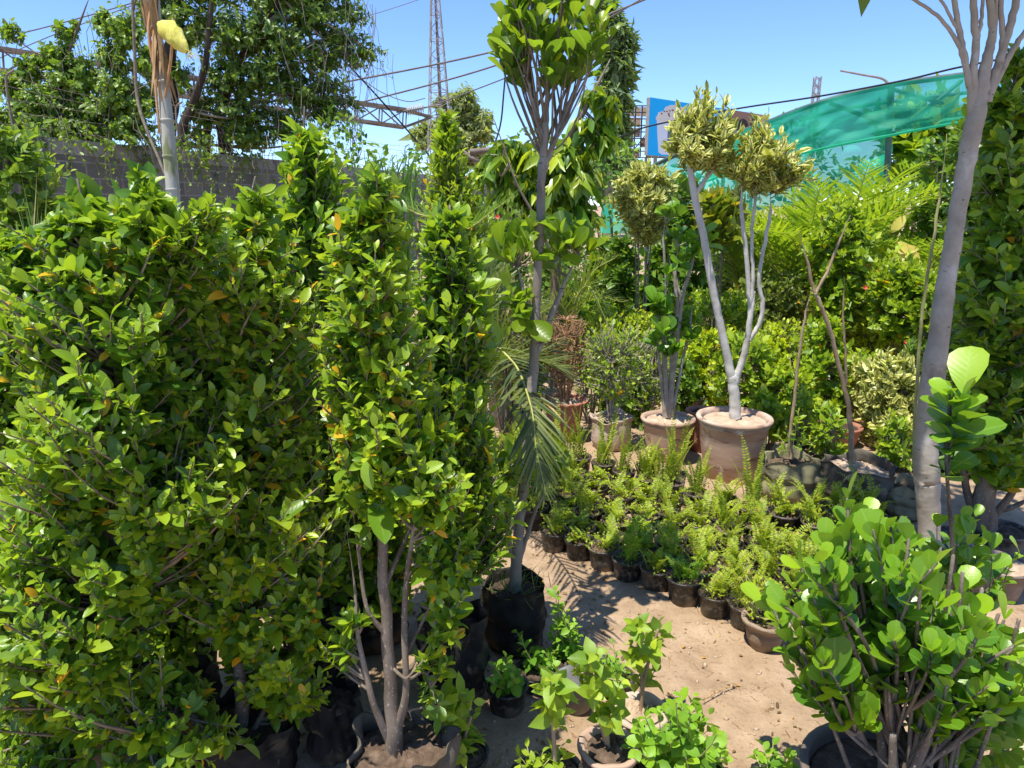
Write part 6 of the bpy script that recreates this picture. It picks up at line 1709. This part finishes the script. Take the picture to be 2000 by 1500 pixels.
for x, y, x1 in ((1862, 1085, 1850), (1880, 1118, 1865), (1950, 1200, 1900), (1990, 1210, 1930), (1918, 1150, 1880), (1800, 1120, 1805), (1560, 1260, 1700), (1896, 1180, 1875)):
    e = at(x, y, Y1 + rng.uniform(-.05, .1)); s0 = b0 + np.array([(x1 - 1770) * .0012, 0, -.02])
    tube(mw, [s0, s0 * .5 + e * .5 + rng.normal(0, .012, 3), e], [.0065, .0055, .0045], 6)
stm = MB()
for a_, rd_ in ((0.4, .012), (2.2, .013), (3.9, .011), (5.2, .012), (1.3, .010)):
    e = b0 + np.array([math.cos(a_) * .07, math.sin(a_) * .06, .22]); tube(stm, [b0 - np.array([0, 0, .02]) + np.array([math.cos(a_), math.sin(a_), 0]) * .02, b0 + np.array([math.cos(a_) * .04, math.sin(a_) * .04, .1]), e], [rd_ * 1.25, rd_, rd_ * .8], 8)
stm.build('trunk', M['bark'], t)
mw.build('branches', M['bark'], t); ml.build('foliage', M['round'], t)
# second round leaved plant with tall leader against the trunk
Y2 = 2.30; c2 = np.array([at(1868, 1230, Y2)[0], Y2, -.004])
t = thing('round_leaf_shrub', 'round leaved shrub with one tall leafy shoot rising before the grey forked trunk', 'potted plant', (c2[0], c2[1], 0))
plastic_pot(t, c2, .12, .17, 'plastic', .78)
b2_ = np.array([c2[0], c2[1], .14])
mw = MB(); ml = MB()
sh = smooth_path([b2_, at(1862, 1100, Y2 - .05), at(1852, 960, Y2 - .1), at(1848, 880, Y2 - .12), at(1856, 770, Y2 - .14)], 12)
tube(mw, sh, np.linspace(.008, .004, 12), 7, n=24)
T_ = sh[-6:]; 
sprays(mw, ml, np.array([T_[-1], T_[-1] + np.array([.03, -.02, .0])]), np.array([T_[0], T_[2]]), 24, .0, (.086, .029), ROUND, r0=.005, r1=.003, theta=62, up=.25, bulge=0, tipsize=.9, fold=.2)
tp = np.array([at(x, y, Y2 + rng.uniform(-.12, .12)) for x, y in ((1830, 1030), (1880, 1020), (1905, 1010), (1920, 1045), (1935, 1060), (1890, 1060), (1860, 1080), (1910, 1090), (1885, 1100), (1840, 1090), (1870, 1045), (1990, 1080), (1975, 1100))])
sprays(mw, ml, tp, b2_ + rng.normal(0, .02, (len(tp), 3)) * np.array([1, 1, 0]), 9, .6, (.066, .0215), ROUND, r0=.006, K=8, theta=60, up=.35)
mw.build('branches', M['bark'], t); ml.build('foliage', M['round'], t)

# ------------------------------------------------------------------ small pots and herbs by the path
HG = 'small pots of herbs beside the path'


def herb(label, cx, bot, rim, hw, tips, leaf, mat='mint', pot='plastic', soilm='soil_dark', nl=9, T=OVATE, typ='pot', stem='stem_yellow', tl=.15, theta=72, jitY=.05, rep=1, r0=.0028, taper=.8, up=.15, name='potted_herb', stems=None, cat='potted herb', group=HG):
    c, r, h = potspec(cx, bot, rim, hw, taper)
    t = thing(name, label, cat, (c[0], c[1], 0), group)
    if typ == 'pot': plastic_pot(t, c, r, h, pot, taper, soilm)
    else: clay_pot(t, c, r, h, pot, taper, soilm, .88, .022, .008, rough=.002, double=False)
    b = np.array([c[0], c[1], c[2] + h * .86])
    mw = MB(); ml = MB()
    tp = np.array([at(x + (rng.normal(0, 8) if j else 0), y + (rng.normal(0, 8) if j else 0), c[1] + rng.normal(0, jitY)) for j in range(rep) for x, y in tips])
    att = b + np.column_stack([rng.normal(0, r * .22, len(tp)), rng.normal(0, r * .22, len(tp)), np.zeros(len(tp))])
    if stems:
        for s_ in stems:
            P = np.array([b] + [at(x, y, c[1]) for x, y in s_]); tube(mw, P, np.linspace(.008, .004, len(P)), 7)
        hubp = np.concatenate([smooth_path(np.array([b] + [at(x, y, c[1]) for x, y in s_]), 12)[3:] for s_ in stems])
        att = hubp[np.argmin(np.linalg.norm(tp[:, None] - hubp[None], axis=2) + np.where(hubp[None, :, 2] > tp[:, None, 2], .2, 0), 1)]
    sprays(mw, ml, tp, att, nl, tl, leaf, T, r0=r0, theta=theta, up=up, K=6, jit=.3, droop=.3, fold=.3, tipsize=.6, var=.18)
    mw.build('stems', M[stem], t); ml.build('foliage', M[mat], t)
    return t


herb('dark leafy herb in the shaded black pot standing against the two black bags', 990, 1408, 1335, 40, [(965, 1300), (985, 1290), (1000, 1300), (1010, 1320), (975, 1325), (1015, 1345), (960, 1330), (990, 1310)], (.038, .013), rep=2)
herb('thin upright herb in the shaded pot right behind the darkest herb pot', 1050, 1362, 1305, 40, [(1010, 1235), (1020, 1250), (1030, 1280), (1060, 1290), (1080, 1300), (1045, 1270), (1070, 1310)], (.045, .015))
herb('tall bright mint rising beside the big black bag', 1118, 1330, 1285, 36, [(1090, 1160), (1098, 1180), (1100, 1210), (1082, 1200), (1110, 1225), (1115, 1240), (1085, 1235), (1122, 1215)], (.036, .012), rep=2, nl=14)
herb('small fine leaved herb in the black pot at the centre of the herb pots', 1160, 1345, 1300, 40, [(1120, 1275), (1140, 1265), (1160, 1280), (1150, 1300), (1115, 1300), (1175, 1290), (1135, 1290)], (.020, .007), rep=3)
herb('bluish rue like herb in the black pot right of the fine leaved herb', 1195, 1365, 1318, 40, [(1180, 1285), (1205, 1275), (1215, 1300), (1190, 1305), (1225, 1310)], (.030, .010), rep=2)
herb('tall plant with big veined leaves standing in the sandy clay pot', 1252, 1450, 1385, 52, [(1235, 1220), (1250, 1225), (1285, 1222), (1230, 1260), (1262, 1250), (1275, 1270), (1245, 1290), (1290, 1255), (1240, 1310), (1285, 1300), (1258, 1320), (1300, 1235)], (.056, .0185), 'lantana', 'clay_pale', 'soil_pale', 6, POINT, 'clay', 'stem_tan', rep=1, stems=[[(1254, 1350), (1250, 1280), (1240, 1225)], [(1256, 1340), (1270, 1280), (1285, 1230)]], tl=.2)
herb('sprawling plant with large pale veined leaves in the clay pot with mossy soil', 1188, 1540, 1455, 56, [(1145, 1290), (1165, 1275), (1120, 1300), (1170, 1310), (1180, 1330), (1200, 1350), (1150, 1330), (1190, 1380), (1160, 1360), (1205, 1395), (1215, 1330), (1175, 1400), (1195, 1420)], (.058, .0190), 'lantana', 'clay', 'soil', 6, POINT, 'clay', 'stem_tan', stems=[[(1170, 1400), (1155, 1340), (1150, 1290)], [(1185, 1400), (1200, 1350)]], tl=.2)
herb('upright plant with large yellow green leaves left of the mossy clay pot', 1085, 1590, 1500, 50, [(1075, 1330), (1090, 1320), (1110, 1340), (1060, 1345), (1080, 1365), (1105, 1370), (1085, 1400), (1070, 1380)], (.066, .0210), 'lantana', 'plastic', 'soil', 6, POINT, 'pot', 'stem_tan', stems=[[(1082, 1450), (1078, 1390), (1082, 1350)]], tl=.1)
herb('drooping yellowish leaved plant overhanging the bag of the open trunk', 905, 1545, 1470, 48, [(880, 1360), (860, 1370), (900, 1355), (925, 1370), (870, 1395), (905, 1390), (930, 1395), (890, 1410), (915, 1420), (860, 1405), (895, 1440), (920, 1460), (905, 1480), (880, 1470), (935, 1440)], (.058, .0185), 'lantana', 'plastic', 'soil', 7, POINT, 'pot', 'stem_tan', stems=[[(898, 1440), (885, 1400), (880, 1370)], [(905, 1450), (920, 1400)]], tl=.2)
herb('low bright herb at the bottom edge left of the mint clump', 1050, 1580, 1520, 56, [(1010, 1470), (1030, 1460), (1060, 1470), (1090, 1460), (1100, 1480), (1040, 1485), (1075, 1490), (1015, 1490), (1105, 1450)], (.046, .0150), 'lantana', rep=1, nl=8)
herb('large bright mint clump spilling at the bottom edge beside the path', 1320, 1560, 1485, 84, [(1240, 1430), (1260, 1400), (1290, 1385), (1320, 1370), (1345, 1375), (1370, 1390), (1390, 1420), (1410, 1450), (1420, 1480), (1380, 1460), (1350, 1440), (1320, 1420), (1290, 1430), (1270, 1460), (1250, 1480), (1300, 1470), (1340, 1480), (1375, 1490), (1335, 1400), (1360, 1410), (1310, 1450), (1230, 1460), (1400, 1490), (1285, 1490), (1330, 1360), (1352, 1365)],
     (.050, .018), rep=2, nl=9, jitY=.11, theta=75)
herb('small mint sprig alone at the bottom edge on the bare path', 1505, 1575, 1530, 46, [(1490, 1455), (1510, 1450), (1530, 1470), (1475, 1475), (1500, 1480), (1545, 1480), (1520, 1490)], (.046, .017), rep=1, nl=8)
herb('tiny leafy seedling tray pot in the dark beside the bulging bag', 1075, 1335, 1290, 30, [(1065, 1275), (1085, 1270), (1075, 1290)], (.03, .011), rep=2)
# grey plastic pot tilted among the herbs
gx_, gy_ = gp(1135, 1408)[:2]
t = thing('tilted_pot', 'pale grey plastic pot leaning among the herb pots', 'plant pot', (gx_, gy_ + .06, 0))
mb = MB(); lathe(mb, [(.005, 0), (.045, 0), (.062, .115), (.066, .118), (.066, .128), (.058, .128), (.055, .05), (.01, .02)], (0, 0, 0), 30)
Rm = np.array([[math.cos(-.35), 0, math.sin(-.35)], [0, 1, 0], [-math.sin(-.35), 0, math.cos(-.35)]])
mb.v = [v @ Rm.T + np.array(t.location) + np.array([0, 0, .012]) for v in mb.v]
mb.build('pot', M['plastic_grey'], t)
# dry flower stalk lying on the path
ps = [gp(1372, 1368, .01), gp(1400, 1352, .012), gp(1434, 1337, .01)]
mb = MB(); tube(mb, ps, [.002, .0025, .0012], 5)
P = smooth_path(np.array(ps), 16); k = 48; pi_ = rng.integers(0, 16, k)
leaves(mb, P[pi_], np.repeat(nrm(ps[2] - ps[0])[None], k, 0) + rng.normal(0, .35, (k, 3)), rng.normal(0, 1, (k, 3)) + np.array([0, 0, 1]), rng.uniform(.008, .016, k), .002, LO)
tag(mb.build('dry_stalk', M['straw'], None, origin=P[0]), 'pale dry seed stalk lying on the bare path', 'dry stalk')

# ------------------------------------------------------------------ light, sky, camera
EL = math.radians(71); SAZ = math.atan2(-.69, -.72)     # the sun stands high at the left, a little behind the camera
sv = Vector((math.cos(SAZ) * math.cos(EL), math.sin(SAZ) * math.cos(EL), math.sin(EL)))
ld = bpy.data.lights.new('sun', 'SUN'); ld.energy = 4.4; ld.angle = math.radians(.53); ld.color = (1, .955, .87)
lo = bpy.data.objects.new('sun', ld); C.objects.link(lo); lo.rotation_euler = sv.to_track_quat('Z', 'Y').to_euler(); lo.location = (0, 0, 30)
w = bpy.data.worlds.new('World'); sc.world = w; w.use_nodes = True
nt = w.node_tree; bg = nt.nodes['Background']
sk = nt.nodes.new('ShaderNodeTexSky'); sk.sky_type = 'NISHITA'; sk.sun_disc = False; sk.sun_elevation = EL
sk.sun_rotation = math.atan2(sv.x, sv.y); sk.altitude = 1500; sk.air_density = 1.0; sk.dust_density = .1; sk.ozone_density = 7.0
nt.links.new(mixc(nt, 1.0, sk.outputs[0], (.90, .94, 1.08), 'MULTIPLY'), bg.inputs[0]); bg.inputs[1].default_value = .15

cd = bpy.data.cameras.new('camera'); cam = bpy.data.objects.new('camera', cd); C.objects.link(cam)
cam.location = (0, 0, EYE); cam.rotation_euler = (math.pi / 2 - PITCH, 0, 0)
cd.sensor_width = 36; cd.sensor_fit = 'HORIZONTAL'; cd.lens = F / 2000 * 36; cd.clip_start = .05; cd.clip_end = 4000
sc.camera = cam
sc.render.engine = 'CYCLES'
sc.cycles.use_denoising = True
sc.cycles.max_bounces = 10; sc.cycles.diffuse_bounces = 5; sc.cycles.transmission_bounces = 6; sc.cycles.transparent_max_bounces = 12; sc.cycles.glossy_bounces = 2
sc.cycles.sample_clamp_indirect = 6
sc.view_settings.view_transform = 'Standard'; sc.view_settings.look = 'None'; sc.view_settings.exposure = .72; sc.view_settings.gamma = 1.0
sc.render.use_motion_blur = False
